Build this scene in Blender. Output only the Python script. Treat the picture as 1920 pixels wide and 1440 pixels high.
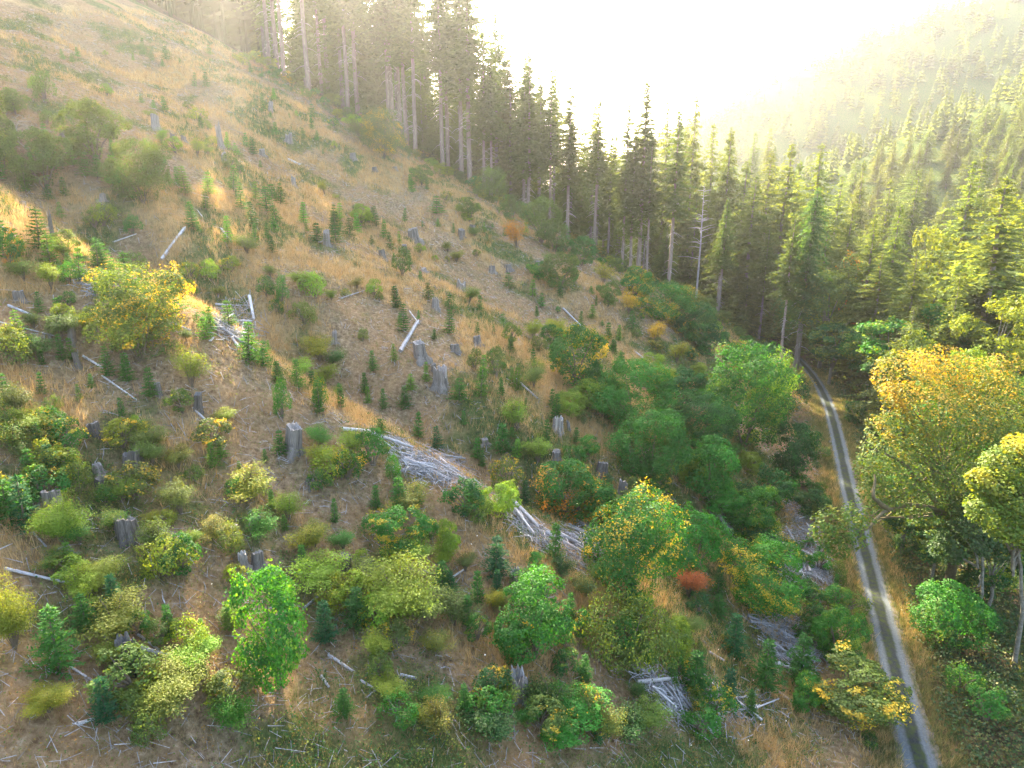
import bpy, math, random
import numpy as np

for _o in list(bpy.data.objects):
    bpy.data.objects.remove(_o, do_unlink=True)
SC = bpy.context.scene
COL = SC.collection
R = math.radians

# ------------------------------------------------------------------ camera
CAM_Z, PITCH, FPX = 32.0, R(16.0), 1280.0          # FPX: focal length in pixels of the 1920 px wide photograph
cd = bpy.data.cameras.new('camera')
cam = bpy.data.objects.new('camera', cd)
COL.objects.link(cam)
cam.location = (0, 0, CAM_Z)
cam.rotation_euler = (R(90) - PITCH, 0, 0)
cd.sensor_width = 36.0
cd.lens = 36.0 * FPX / 1920.0
cd.clip_start = 0.5
cd.clip_end = 6000
SC.camera = cam

# ------------------------------------------------------------------ sky, sun, exposure
SUN_AZ, SUN_EL = -18.0, 29.0                        # degrees; azimuth from the view direction, minus = left
world = bpy.data.worlds.new('World')
SC.world = world
world.use_nodes = True
_nt = world.node_tree
_sky = _nt.nodes.new('ShaderNodeTexSky')
_sky.sky_type = 'NISHITA'
_sky.sun_disc = False
_sky.sun_elevation = R(SUN_EL)
_sky.sun_rotation = R(SUN_AZ)
_sky.altitude = 300
_sky.air_density = 1.0
_sky.dust_density = 5.0
_sky.ozone_density = 1.0
_bg = _nt.nodes['Background']
_bg.inputs['Strength'].default_value = 0.15
_nt.links.new(_sky.outputs[0], _bg.inputs['Color'])
sd = bpy.data.lights.new('sun', 'SUN')
sd.energy = 5.0
sd.angle = R(0.6)
sd.color = (1.0, 0.86, 0.62)
sun = bpy.data.objects.new('sun', sd)
COL.objects.link(sun)
sun.rotation_euler = (R(90 - SUN_EL), 0, R(180 - SUN_AZ))
sun.location = (0, 0, 150)
SC.view_settings.view_transform = 'Standard'
SC.view_settings.look = 'None'
SC.view_settings.gamma = 1.0
SC.view_settings.use_curve_mapping = False
SC.view_settings.exposure = 3.12

HAZE_D, HAZE_G = 0.00016, 0.74                       # even density and forward scatter of the valley haze

SC.render.engine = 'CYCLES'
SC.cycles.use_denoising = True
SC.cycles.max_bounces = 5
SC.cycles.diffuse_bounces = 2
SC.cycles.glossy_bounces = 1
SC.cycles.transmission_bounces = 3
SC.cycles.volume_bounces = 1
SC.cycles.use_adaptive_sampling = True
SC.cycles.adaptive_threshold = 0.012
SC.cycles.caustics_reflective = False
SC.cycles.caustics_refractive = False

# ------------------------------------------------------------------ helpers
def tag(o, label=None, cat=None, group=None, kind=None):
    if label: o['label'] = label
    if cat: o['category'] = cat
    if group: o['group'] = group
    if kind: o['kind'] = kind
    return o

def link(name, mesh, parent=None):
    o = bpy.data.objects.new(name, mesh)
    COL.objects.link(o)
    if parent is not None: o.parent = parent
    return o

class MB:
    """collects vertices and faces (numpy) and writes one mesh"""
    def __init__(s):
        s.V, s.F, s.T, s.A, s.M, s.n = [], [], [], [], [], 0
    def add(s, V, F, tone=0.5, alt=0.0, mat=0):
        V = np.asarray(V, float).reshape(-1, 3); F = np.asarray(F, int)
        s.V.append(V); s.F.append(F + s.n)
        s.T.append(np.broadcast_to(np.asarray(tone, float), (len(V),)))
        s.A.append(np.broadcast_to(np.asarray(alt, float), (len(V),)))
        s.M.append(np.full(len(F), mat)); s.n += len(V)
    def mesh(s, name, mats, smooth=False):
        me = bpy.data.meshes.new(name)
        V = np.concatenate(s.V)
        loops = np.concatenate([f.ravel() for f in s.F])
        cnt = np.concatenate([np.full(len(f), f.shape[1]) for f in s.F])
        start = np.concatenate([[0], np.cumsum(cnt)[:-1]])
        me.vertices.add(len(V)); me.vertices.foreach_set('co', V.astype(np.float32).ravel())
        me.loops.add(len(loops)); me.loops.foreach_set('vertex_index', loops.astype(np.int32))
        me.polygons.add(len(cnt))
        me.polygons.foreach_set('loop_start', start.astype(np.int32))
        me.polygons.foreach_set('loop_total', cnt.astype(np.int32))
        me.polygons.foreach_set('material_index', np.concatenate(s.M).astype(np.int32))
        if smooth: me.polygons.foreach_set('use_smooth', np.ones(len(cnt), bool))
        for m in (mats if isinstance(mats, (list, tuple)) else [mats]): me.materials.append(m)
        a = me.attributes.new('tone', 'FLOAT', 'POINT'); a.data.foreach_set('value', np.concatenate(s.T).astype(np.float32))
        a = me.attributes.new('alt', 'FLOAT', 'POINT'); a.data.foreach_set('value', np.concatenate(s.A).astype(np.float32))
        me.update(calc_edges=True)
        return me

def unit(v):
    return v / np.maximum(np.linalg.norm(v, axis=-1, keepdims=True), 1e-9)

def add_tube(mb, P, rad, sides=6, tone=0.5, mat=0, cap=True, rough=0.0, rng=None):
    P = np.asarray(P, float); n = len(P)
    rad = np.broadcast_to(np.asarray(rad, float), (n,))
    T = unit(np.gradient(P, axis=0))
    ref = np.array([0.0, 0, 1]) if abs(T[0, 2]) < 0.8 else np.array([1.0, 0, 0])
    X = unit(np.cross(T, ref)); Y = np.cross(T, X)
    a = np.linspace(0, 2 * math.pi, sides, endpoint=False)
    rr = rad[:, None] * np.ones((n, sides))
    if rough: rr = rr * (1 + rough * (rng.random((1, sides)) - 0.5) * 2 + rough * 0.5 * (rng.random((n, sides)) - 0.5))
    V = P[:, None, :] + rr[:, :, None] * (np.cos(a)[None, :, None] * X[:, None, :] + np.sin(a)[None, :, None] * Y[:, None, :])
    i = np.arange(n - 1)[:, None] * sides; j = np.arange(sides)[None, :]; k = (j + 1) % sides
    F = np.stack([i + j, i + k, i + sides + k, i + sides + j], -1).reshape(-1, 4)
    mb.add(V.reshape(-1, 3), F, tone, 0, mat)
    if cap:
        for e, flip in ((0, True), (n - 1, False)):
            c = V[e]; ce = c.mean(0)
            Vc = np.vstack([c, ce[None]]); jj = np.arange(sides)
            Fc = np.stack([jj, (jj + 1) % sides, np.full(sides, sides)], -1)
            if flip: Fc = Fc[:, ::-1]
            mb.add(Vc, Fc, tone, 0, mat)

def add_leaves(mb, C, N, size, rng, tone, alt=0.0, aspect=0.75, D=None, fold=0.12):
    """one folded diamond for each leaf, centre C, normal N, long axis D (random in the leaf plane if None)"""
    n = len(C); N = unit(N)
    if D is None: D = rng.normal(size=(n, 3))
    D = unit(D - N * (D * N).sum(1, keepdims=True)); S = np.cross(N, D)
    L = np.broadcast_to(np.asarray(size, float), (n,))[:, None]
    base, tip = C - D * L * .5, C + D * L * .5
    sl, sr = C - S * L * aspect * .5 + N * L * fold + D * L * .05, C + S * L * aspect * .5 + N * L * fold + D * L * .05
    V = np.stack([base, sr, tip, sl], 1).reshape(-1, 3)
    F = np.arange(4 * n).reshape(n, 4)
    mb.add(V, F, np.repeat(np.broadcast_to(tone, (n,)), 4), np.repeat(np.broadcast_to(alt, (n,)), 4))

# value noise on the plane
_H = np.random.default_rng(5).random((256, 256))
def vnoise(x, y):
    x = np.asarray(x, float); y = np.asarray(y, float)
    i = np.floor(x).astype(int); j = np.floor(y).astype(int); f = x - i; g = y - j
    f = f * f * (3 - 2 * f); g = g * g * (3 - 2 * g)
    h = lambda a, b: _H[a & 255, b & 255]
    return (h(i, j) * (1 - f) + h(i + 1, j) * f) * (1 - g) + (h(i, j + 1) * (1 - f) + h(i + 1, j + 1) * f) * g
def fbm(x, y, o=3):
    v = 0; a = .5; t = 0
    for _ in range(o):
        v = v + a * vnoise(x, y); t += a; a *= .5; x = x * 2.03 + 17.1; y = y * 2.03 + 5.7
    return v / t
def sstep(a, b, x):
    u = np.clip((np.asarray(x, float) - a) / (b - a), 0, 1)
    return u * u * (3 - 2 * u)

# ------------------------------------------------------------------ materials
def new_mat(name):
    m = bpy.data.materials.new(name); m.use_nodes = True
    nt = m.node_tree; nt.nodes.clear()
    out = nt.nodes.new('ShaderNodeOutputMaterial')
    return m, nt, out
def N(nt, typ, **kw):
    n = nt.nodes.new(typ)
    for k, v in kw.items():
        if k.startswith('i_'):
            key = k[2:]; n.inputs[int(key) if key.isdigit() else key.replace('_', ' ')].default_value = v
        else: setattr(n, k, v)
    return n
def mixc(nt, fac, a, b, blend='MIX'):
    n = nt.nodes.new('ShaderNodeMix'); n.data_type = 'RGBA'; n.blend_type = blend
    for sock, v in ((n.inputs[0], fac), (n.inputs[6], a), (n.inputs[7], b)):
        if hasattr(v, 'links'): nt.links.new(v, sock)
        elif isinstance(v, (int, float)): sock.default_value = v
        else: sock.default_value = (*v, 1)
    return n.outputs[2]
def math_(nt, op, a, b=0.5, clamp=False):
    n = nt.nodes.new('ShaderNodeMath'); n.operation = op; n.use_clamp = clamp
    for sock, v in zip(n.inputs, (a, b)):
        if hasattr(v, 'links'): nt.links.new(v, sock)
        else: sock.default_value = v
    return n.outputs[0]
def ramp(nt, fac, stops):
    n = nt.nodes.new('ShaderNodeValToRGB'); e = n.color_ramp.elements
    while len(e) < len(stops): e.new(0.5)
    for el, (p, c) in zip(e, stops): el.position = p; el.color = (*c, 1) if len(c) == 3 else c
    nt.links.new(fac, n.inputs[0]); return n.outputs[0]

def leaf_mat(name, trans=0.42, gloss=0.02, tcol=(1.6, 1.25, 0.4)):
    """leaf colour: object colour, a second (autumn, some sunlit) colour where 'alt' says so, small random tone for each leaf"""
    m, nt, out = new_mat(name)
    oi = N(nt, 'ShaderNodeObjectInfo')
    at_t = N(nt, 'ShaderNodeAttribute', attribute_name='tone')
    at_a = N(nt, 'ShaderNodeAttribute', attribute_name='alt')
    at_c = N(nt, 'ShaderNodeAttribute', attribute_name='tint', attribute_type='OBJECT')
    c = mixc(nt, at_a.outputs['Fac'], oi.outputs['Color'], at_c.outputs['Color'])
    g = math_(nt, 'MULTIPLY_ADD', at_t.outputs['Fac'], 0.9); g.node.inputs[2].default_value = 0.55
    gn = nt.nodes.new('ShaderNodeVectorMath'); gn.operation = 'SCALE'
    nt.links.new(c, gn.inputs[0]); nt.links.new(g, gn.inputs['Scale']); c = gn.outputs[0]
    dif = N(nt, 'ShaderNodeBsdfDiffuse'); nt.links.new(c, dif.inputs[0])
    tr = N(nt, 'ShaderNodeBsdfTranslucent')
    nt.links.new(mixc(nt, 1.0, c, tcol, 'MULTIPLY'), tr.inputs[0])
    gl = N(nt, 'ShaderNodeBsdfGlossy', i_Roughness=0.6)
    m1 = N(nt, 'ShaderNodeMixShader', i_0=trans); nt.links.new(dif.outputs[0], m1.inputs[1]); nt.links.new(tr.outputs[0], m1.inputs[2])
    m2 = N(nt, 'ShaderNodeMixShader', i_0=gloss); nt.links.new(m1.outputs[0], m2.inputs[1]); nt.links.new(gl.outputs[0], m2.inputs[2])
    nt.links.new(m2.outputs[0], out.inputs[0])
    return m

def wood_mat(name, c1, c2, c3=None, stretch=(6, 6, 0.8), bump=0.6, tint=True):
    m, nt, out = new_mat(name)
    tc = N(nt, 'ShaderNodeTexCoord')
    mp = N(nt, 'ShaderNodeMapping'); mp.inputs['Scale'].default_value = stretch
    nt.links.new(tc.outputs['Object'], mp.inputs[0])
    no = N(nt, 'ShaderNodeTexNoise', i_Scale=1.6, i_Detail=6.0, i_Roughness=0.65)
    nt.links.new(mp.outputs[0], no.inputs['Vector'])
    stops = [(0.3, c1), (0.62, c2)] + ([(0.78, c3)] if c3 else [])
    c = ramp(nt, no.outputs['Fac'], stops)
    at = N(nt, 'ShaderNodeAttribute', attribute_name='tone')
    g = math_(nt, 'ADD', at.outputs['Fac'], 0.5)
    sc = nt.nodes.new('ShaderNodeVectorMath'); sc.operation = 'SCALE'
    nt.links.new(c, sc.inputs[0]); nt.links.new(g, sc.inputs['Scale']); c = sc.outputs[0]
    if tint:
        oi = N(nt, 'ShaderNodeObjectInfo'); c = mixc(nt, 1.0, c, oi.outputs['Color'], 'MULTIPLY')
    b = N(nt, 'ShaderNodeBsdfPrincipled', i_Roughness=0.9); b.inputs['Specular IOR Level'].default_value = 0.15
    nt.links.new(c, b.inputs['Base Color'])
    bm = N(nt, 'ShaderNodeBump', i_Strength=bump, i_Distance=0.06); nt.links.new(no.outputs['Fac'], bm.inputs['Height'])
    nt.links.new(bm.outputs[0], b.inputs['Normal'])
    nt.links.new(b.outputs[0], out.inputs[0])
    return m

M_LEAF = leaf_mat('broad_leaf')
M_NEEDLE = leaf_mat('needles', trans=0.48, gloss=0.01, tcol=(2.2, 1.75, 0.45))
M_GRASS = leaf_mat('grass_blade', trans=0.35, gloss=0.02, tcol=(1.15, 1.0, 0.7))
M_BARK = wood_mat('fir_bark', (0.10, 0.075, 0.06), (0.22, 0.18, 0.15), (0.33, 0.30, 0.27))
M_ALDER = wood_mat('alder_bark', (0.07, 0.06, 0.04), (0.17, 0.155, 0.12), (0.30, 0.285, 0.25), stretch=(2, 2, 3))
M_MOSS = wood_mat('mossy_bark', (0.07, 0.06, 0.03), (0.13, 0.10, 0.05), (0.11, 0.12, 0.04), stretch=(3, 3, 3))
M_GREY = wood_mat('weathered_wood', (0.17, 0.155, 0.15), (0.42, 0.40, 0.385), (0.62, 0.60, 0.58), stretch=(7, 7, 0.9))
M_STUMP = wood_mat('stump_bark', (0.05, 0.042, 0.034), (0.20, 0.175, 0.15), (0.42, 0.40, 0.35), stretch=(9, 9, 0.9), bump=1.0)
M_CUT = wood_mat('cut_wood', (0.22, 0.20, 0.18), (0.42, 0.39, 0.36), (0.55, 0.52, 0.48), stretch=(5, 5, 5))
M_STEM = wood_mat('shrub_stem', (0.08, 0.06, 0.045), (0.17, 0.13, 0.09))

# ------------------------------------------------------------------ the land
OX, OY = 24.8, 35.4
DX, DY = 0.320, 0.947                               # along the road
NX, NY = -0.947, 0.320                              # up the cleared hillside
def st(x, y):
    return (x - OX) * NX + (y - OY) * NY, (x - OX) * DX + (y - OY) * DY
def xy(s, t):
    return OX + s * NX + t * DX, OY + s * NY + t * DY
_RT = [-60, 0, 15, 34, 55, 68, 80, 90, 100, 110, 122, 140, 170, 220]
_RS = [0.5, 0.0, -0.4, -0.8, -1.6, -1.9, -1.5, -0.6, 1.0, 4.0, 9.5, 20, 42, 70]
def road_s(t):
    return np.interp(t, np.linspace(-60, 220, 281), _RSM)
_q = np.interp(np.linspace(-60, 220, 281), _RT, _RS)
for _ in range(6): _q = np.convolve(np.pad(_q, 2, mode='edge'), np.ones(5) / 5, 'valid')
_RSM = _q

def height(x, y):
    x = np.asarray(x, float); y = np.asarray(y, float)
    s, t = st(x, y)
    sr = s - road_s(t)
    a = np.maximum(sr - 1.9, 0)
    cut = 0.9 * sstep(0, 2.2, a)                     # the cut bank beside the road
    slope = 0.45 + 0.05 * sstep(10, 90, t)
    hill = cut + slope * np.maximum(a - 1.5, 0) * sstep(0, 14, a)
    lump = sstep(5, 30, a)
    hill = hill + lump * (-3.4 * np.exp(-((t - 4 - 0.02 * s) / 4.6) ** 2) * sstep(-2, 10, s - 4)
                          + 1.7 * np.exp(-((t + 6) / 6.0) ** 2)
                          + 1.3 * np.exp(-((t - 22) / 11.0) ** 2)
                          - 1.2 * np.exp(-((t - 45 - 0.05 * s) / 8.0) ** 2)
                          + 1.5 * np.exp(-((t - 66) / 10.0) ** 2))
    hill = hill + lump * (3.2 * (fbm(x / 22, y / 22, 2) - .5) + 1.1 * (fbm(x / 5 + 9, y / 5, 2) - .5) + .42 * (fbm(x / 1.7 + 3, y / 1.7 + 8, 2) - .5))
    hill = np.maximum(hill, cut * 0.9)
    hill = np.where(hill > 95, 95 + 40 * np.tanh((hill - 95) / 90), hill)
    hill = hill * (1 - .75 * sstep(190, 380, t))
    b = np.maximum(-sr - 1.9, 0)
    low = -0.11 * np.minimum(b, 42) * sstep(0, 8, b) + sstep(2, 12, b) * 1.0 * (fbm(x / 9, y / 9, 3) - .5)
    low = low * (1 - sstep(150, 260, t))
    z = np.where(sr > 0, hill, low)
    u = .6 * x + .8 * y; w = .8 * x - .6 * y
    crest = np.maximum(22 + .62 * (w + 122), -5) + 6 * (fbm(x / 60, y / 60, 2) - .5)
    f1 = .36 * (u - 275) + 10 * (fbm(x / 45, y / 45, 3) - .5)
    f1 = np.minimum(f1, np.minimum(crest, 150))
    crest2 = np.maximum(150 + .62 * (w + 183), -5) + 26 * (fbm(x / 130 + 3, y / 130, 3) - .5)
    f2 = .62 * (u - 490) + 30 * (fbm(x / 90, y / 90, 3) - .5)
    f2 = np.minimum(f2, np.where(crest2 > 150, 150 + 70 * np.tanh((crest2 - 150) / 90), crest2))
    far = np.maximum(np.maximum(f1, f2), -6)
    return np.maximum(z, np.where(u > 200, far, -50))

# the mesh grid: fine where the camera sees pieces, coarse far away
def axis(segs):
    v = [np.arange(a, b, d) for a, b, d in segs]
    return np.concatenate(v + [[segs[-1][1]]])
gx = axis([(-1300, -400, 30), (-400, -150, 8), (-150, -105, 2.5), (-105, 75, .7), (75, 130, 2), (130, 420, 6), (420, 1600, 16)])
gy = axis([(-200, -40, 12), (-40, 8, 3), (8, 150, .7), (150, 200, 2), (200, 560, 6), (560, 2100, 20)])
GX, GY = np.meshgrid(gx, gy, indexing='ij')
GZ = height(GX, GY)
def height(x, y):
    """height of the ground mesh itself"""
    i = np.clip(np.searchsorted(gx, x) - 1, 0, len(gx) - 2); j = np.clip(np.searchsorted(gy, y) - 1, 0, len(gy) - 2)
    f = (x - gx[i]) / (gx[i + 1] - gx[i]); g = (y - gy[j]) / (gy[j + 1] - gy[j])
    return (GZ[i, j] * (1 - f) + GZ[i + 1, j] * f) * (1 - g) + (GZ[i, j + 1] * (1 - f) + GZ[i + 1, j + 1] * f) * g

CS, SN = math.cos(PITCH), math.sin(PITCH)
def ray(px, py):
    dx, dy = (px - 960) / FPX, (720 - py) / FPX
    return np.array([dx, CS + dy * SN, -SN + dy * CS])
_K = np.concatenate([np.arange(14, 160, .12), np.arange(160, 900, .8)])
def at(px, py):
    """ground point seen at a pixel of the photograph -> x, y, z, depth"""
    d = ray(px, py)
    P = d[None] * _K[:, None]
    hit = np.nonzero(P[:, 2] + CAM_Z < height(P[:, 0], P[:, 1]))[0]
    k = _K[hit[0]] if len(hit) else 250.0
    x, y = d[0] * k, d[1] * k
    return x, y, float(height(x, y)), k
def top_z(y0, py):
    """height seen at picture row py above the ground point at distance y0"""
    dy = (720 - py) / FPX
    return CAM_Z + y0 / (CS + dy * SN) * (-SN + dy * CS)
def pix(x, y, z):
    z = z - CAM_Z
    k = y * CS - z * SN
    return 960 + FPX * x / k, 720 - FPX * (y * SN + z * CS) / k, k

def cover(x, y):
    """how much dry grass / green growth / bare litter grows at a place"""
    s, t = st(x, y); sr = s - road_s(t)
    n1 = fbm(x / 7 + 31, y / 7 + 3, 3); n2 = fbm(x / 4.2, y / 4.2 + 40, 3); n3 = fbm(x / 13 + 8, y / 13, 2)
    clear = sstep(4, 9, sr) * (1 - sstep(97, 103, t))
    dry = sstep(.48, .64, n1 * .6 + n3 * .4 + .10 * np.exp(-((t + 6) / 7) ** 2) + .12 * np.exp(-((t - 24) / 9) ** 2) * np.exp(-((s - 38) / 14) ** 2))
    green = sstep(.50, .66, n2 * .7 + .3 * n3 + .22 * (1 - sstep(8, 32, sr)) + .14 * np.exp(-((t - 92) / 9) ** 2) + .05 * np.exp(-((t - 4) / 6) ** 2))
    verge = np.exp(-((np.abs(sr) - 2.0) / (1.0 + .5 * (sr > 0))) ** 2) * (np.abs(sr) > 1.0) * (1 - sstep(86, 100, t))
    shade = 1 - clear
    dry = np.clip(dry * clear + verge * sstep(.3, .6, n1) * np.where(sr < 0, .3, .5), 0, 1)
    green = np.clip(green * clear + (sr < -5) * sstep(.42, .6, n2) * (1 - sstep(150, 250, t)), 0, 1) * (1 - .35 * verge)
    farw = sstep(215, 245, .6 * x + .8 * y)
    dry = dry * (1 - farw); green = np.maximum(green, farw)
    forest = sstep(97, 103, t) * sstep(2, 6, sr)
    return dry, green, forest

mb = MB()
ii = np.arange(len(gx) - 1)[:, None] * len(gy); jj = np.arange(len(gy) - 1)[None, :]
F = np.stack([ii + jj, ii + len(gy) + jj, ii + len(gy) + jj + 1, ii + jj + 1], -1).reshape(-1, 4)
dr, gr, fo = cover(GX, GY)
mb.add(np.stack([GX, GY, GZ], -1).reshape(-1, 3), F, dr.ravel(), gr.ravel())
GS, GT = st(GX, GY)
DUFF_SHADE = np.clip(fo + sstep(2.2, 3.6, road_s(GT) - GS) + .75 * np.exp(-((np.abs(GS - road_s(GT)) - 1.5) / 2.4) ** 2), 0, 1)  # forest duff, dark verges, and shade painted into the soil across the road
m, nt, out = new_mat('hillside_soil')
tc = N(nt, 'ShaderNodeTexCoord')
def tex(scale, detail=5.0, rough=.6, typ='ShaderNodeTexNoise'):
    n = N(nt, typ, i_Scale=scale)
    if typ == 'ShaderNodeTexNoise': n.inputs['Detail'].default_value = detail; n.inputs['Roughness'].default_value = rough
    nt.links.new(tc.outputs['Object'], n.inputs['Vector']); return n
n_f, n_m, n_l, n_g = tex(3.2, 6, .7), tex(.7, 4), tex(.16, 3), tex(1.6, 5, .65)
litter = ramp(nt, n_f.outputs['Fac'], [(.32, (.060, .040, .028)), (.47, (.21, .145, .085)), (.58, (.30, .215, .13)), (.7, (.44, .35, .24))])
litter = mixc(nt, ramp(nt, n_l.outputs['Fac'], [(.4, (0, 0, 0)), (.62, (1, 1, 1))]), litter, mixc(nt, .5, litter, (.33, .18, .075)))
strawc = ramp(nt, n_f.outputs['Fac'], [(.25, (.22, .15, .075)), (.55, (.43, .29, .125)), (.75, (.55, .41, .22))])
greenc = ramp(nt, n_g.outputs['Fac'], [(.3, (.035, .055, .018)), (.5, (.075, .11, .03)), (.7, (.16, .16, .05))])
a_d = N(nt, 'ShaderNodeAttribute', attribute_name='tone'); a_g = N(nt, 'ShaderNodeAttribute', attribute_name='alt')
nn = math_(nt, 'MULTIPLY_ADD', n_m.outputs['Fac'], 1.6); nn.node.inputs[2].default_value = -.8
fd = math_(nt, 'ADD', math_(nt, 'MULTIPLY', a_d.outputs['Fac'], .9), nn, True)
fg = math_(nt, 'ADD', math_(nt, 'MULTIPLY', a_g.outputs['Fac'], .95), math_(nt, 'MULTIPLY', nn, -.9), True)
a_f = N(nt, 'ShaderNodeAttribute', attribute_name='duff_shade')
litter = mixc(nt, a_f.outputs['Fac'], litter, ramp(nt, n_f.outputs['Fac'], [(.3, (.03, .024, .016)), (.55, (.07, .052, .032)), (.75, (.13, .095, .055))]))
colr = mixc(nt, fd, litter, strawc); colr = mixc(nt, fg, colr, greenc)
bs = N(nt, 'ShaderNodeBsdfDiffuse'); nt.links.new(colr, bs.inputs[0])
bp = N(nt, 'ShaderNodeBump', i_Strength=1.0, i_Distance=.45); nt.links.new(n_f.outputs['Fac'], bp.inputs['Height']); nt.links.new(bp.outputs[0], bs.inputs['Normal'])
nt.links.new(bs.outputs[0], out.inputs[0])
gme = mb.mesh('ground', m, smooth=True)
_a = gme.attributes.new('duff_shade', 'FLOAT', 'POINT'); _a.data.foreach_set('value', DUFF_SHADE.astype(np.float32).ravel())
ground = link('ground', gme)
tag(ground, 'brown cleared hillside and valley floor of litter and dry grass', 'hillside', kind='structure')

# gravel track: a strip with two worn wheel tracks, 4 mm and more above the soil
mb = MB()
tt = np.arange(-30, 150, .3); across = np.linspace(-1.25, 1.25, 15)
prof = .05 + .035 * np.cos(np.clip((np.abs(across) - .62) / .34, -1, 1) * math.pi) * -1
edge = np.clip((np.abs(across) - .8) / .45, 0, 1)[None] * np.sign(across)[None]
S2 = road_s(tt)[:, None] + across[None] + edge * (.38 * (fbm(tt[:, None] / .8 + 40 * np.sign(across)[None], tt[:, None] * 0 + 2, 3) - .62)); T2 = np.broadcast_to(tt[:, None], S2.shape)
X2, Y2 = xy(S2, T2)
Z2 = height(X2, Y2) + .035 + prof[None]
na = len(across)
i2 = np.arange(len(tt) - 1)[:, None] * na; j2 = np.arange(na - 1)[None]
F = np.stack([i2 + j2, i2 + j2 + 1, i2 + na + j2 + 1, i2 + na + j2], -1).reshape(-1, 4)[:, ::-1]
mb.add(np.stack([X2, Y2, Z2], -1).reshape(-1, 3), F, np.broadcast_to(np.abs(across)[None], S2.shape).ravel(), 0)
m, nt, out = new_mat('gravel')
tc = N(nt, 'ShaderNodeTexCoord')
n1 = N(nt, 'ShaderNodeTexNoise', i_Scale=9.0, i_Detail=6.0, i_Roughness=.8); nt.links.new(tc.outputs['Object'], n1.inputs['Vector'])
n2 = N(nt, 'ShaderNodeTexNoise', i_Scale=.5, i_Detail=4.0); nt.links.new(tc.outputs['Object'], n2.inputs['Vector'])
n3 = N(nt, 'ShaderNodeTexNoise', i_Scale=2.5, i_Detail=4.0); nt.links.new(tc.outputs['Object'], n3.inputs['Vector'])
ac = N(nt, 'ShaderNodeAttribute', attribute_name='tone')
dist = math_(nt, 'ABSOLUTE', math_(nt, 'SUBTRACT', math_(nt, 'ADD', ac.outputs['Fac'], math_(nt, 'MULTIPLY', math_(nt, 'SUBTRACT', n2.outputs['Fac'], .5), .25)), .62))
wheel = ramp(nt, math_(nt, 'ADD', dist, math_(nt, 'MULTIPLY', math_(nt, 'SUBTRACT', n3.outputs['Fac'], .5), .22)), [(.12, (1, 1, 1)), (.34, (0, 0, 0))])
g_track = ramp(nt, n1.outputs['Fac'], [(.3, (.065, .073, .076)), (.55, (.105, .117, .12)), (.75, (.165, .178, .18))])
g_mid = ramp(nt, n1.outputs['Fac'], [(.3, (.018, .020, .021)), (.55, (.036, .039, .038)), (.78, (.07, .072, .066))])
inner = ramp(nt, ac.outputs['Fac'], [(.35, (1, 1, 1)), (.62, (0, 0, 0))])
g_side = ramp(nt, n1.outputs['Fac'], [(.3, (.07, .058, .042)), (.55, (.13, .11, .08)), (.78, (.21, .18, .14))])
g_mid = mixc(nt, inner, g_side, g_mid)
g_weed = mixc(nt, ramp(nt, n3.outputs['Fac'], [(.42, (0, 0, 0)), (.66, (1, 1, 1))]), g_mid, (.045, .056, .022))
colr = mixc(nt, wheel, g_weed, g_track)
bs = N(nt, 'ShaderNodeBsdfDiffuse'); nt.links.new(colr, bs.inputs[0])
bp = N(nt, 'ShaderNodeBump', i_Strength=.6, i_Distance=.04); nt.links.new(n1.outputs['Fac'], bp.inputs['Height']); nt.links.new(bp.outputs[0], bs.inputs['Normal'])
nt.links.new(bs.outputs[0], out.inputs[0])
road = link('gravel_road', mb.mesh('gravel_road', m, smooth=True))
tag(road, 'grey gravel forest track with two pale wheel tracks', 'road', kind='structure')

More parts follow.
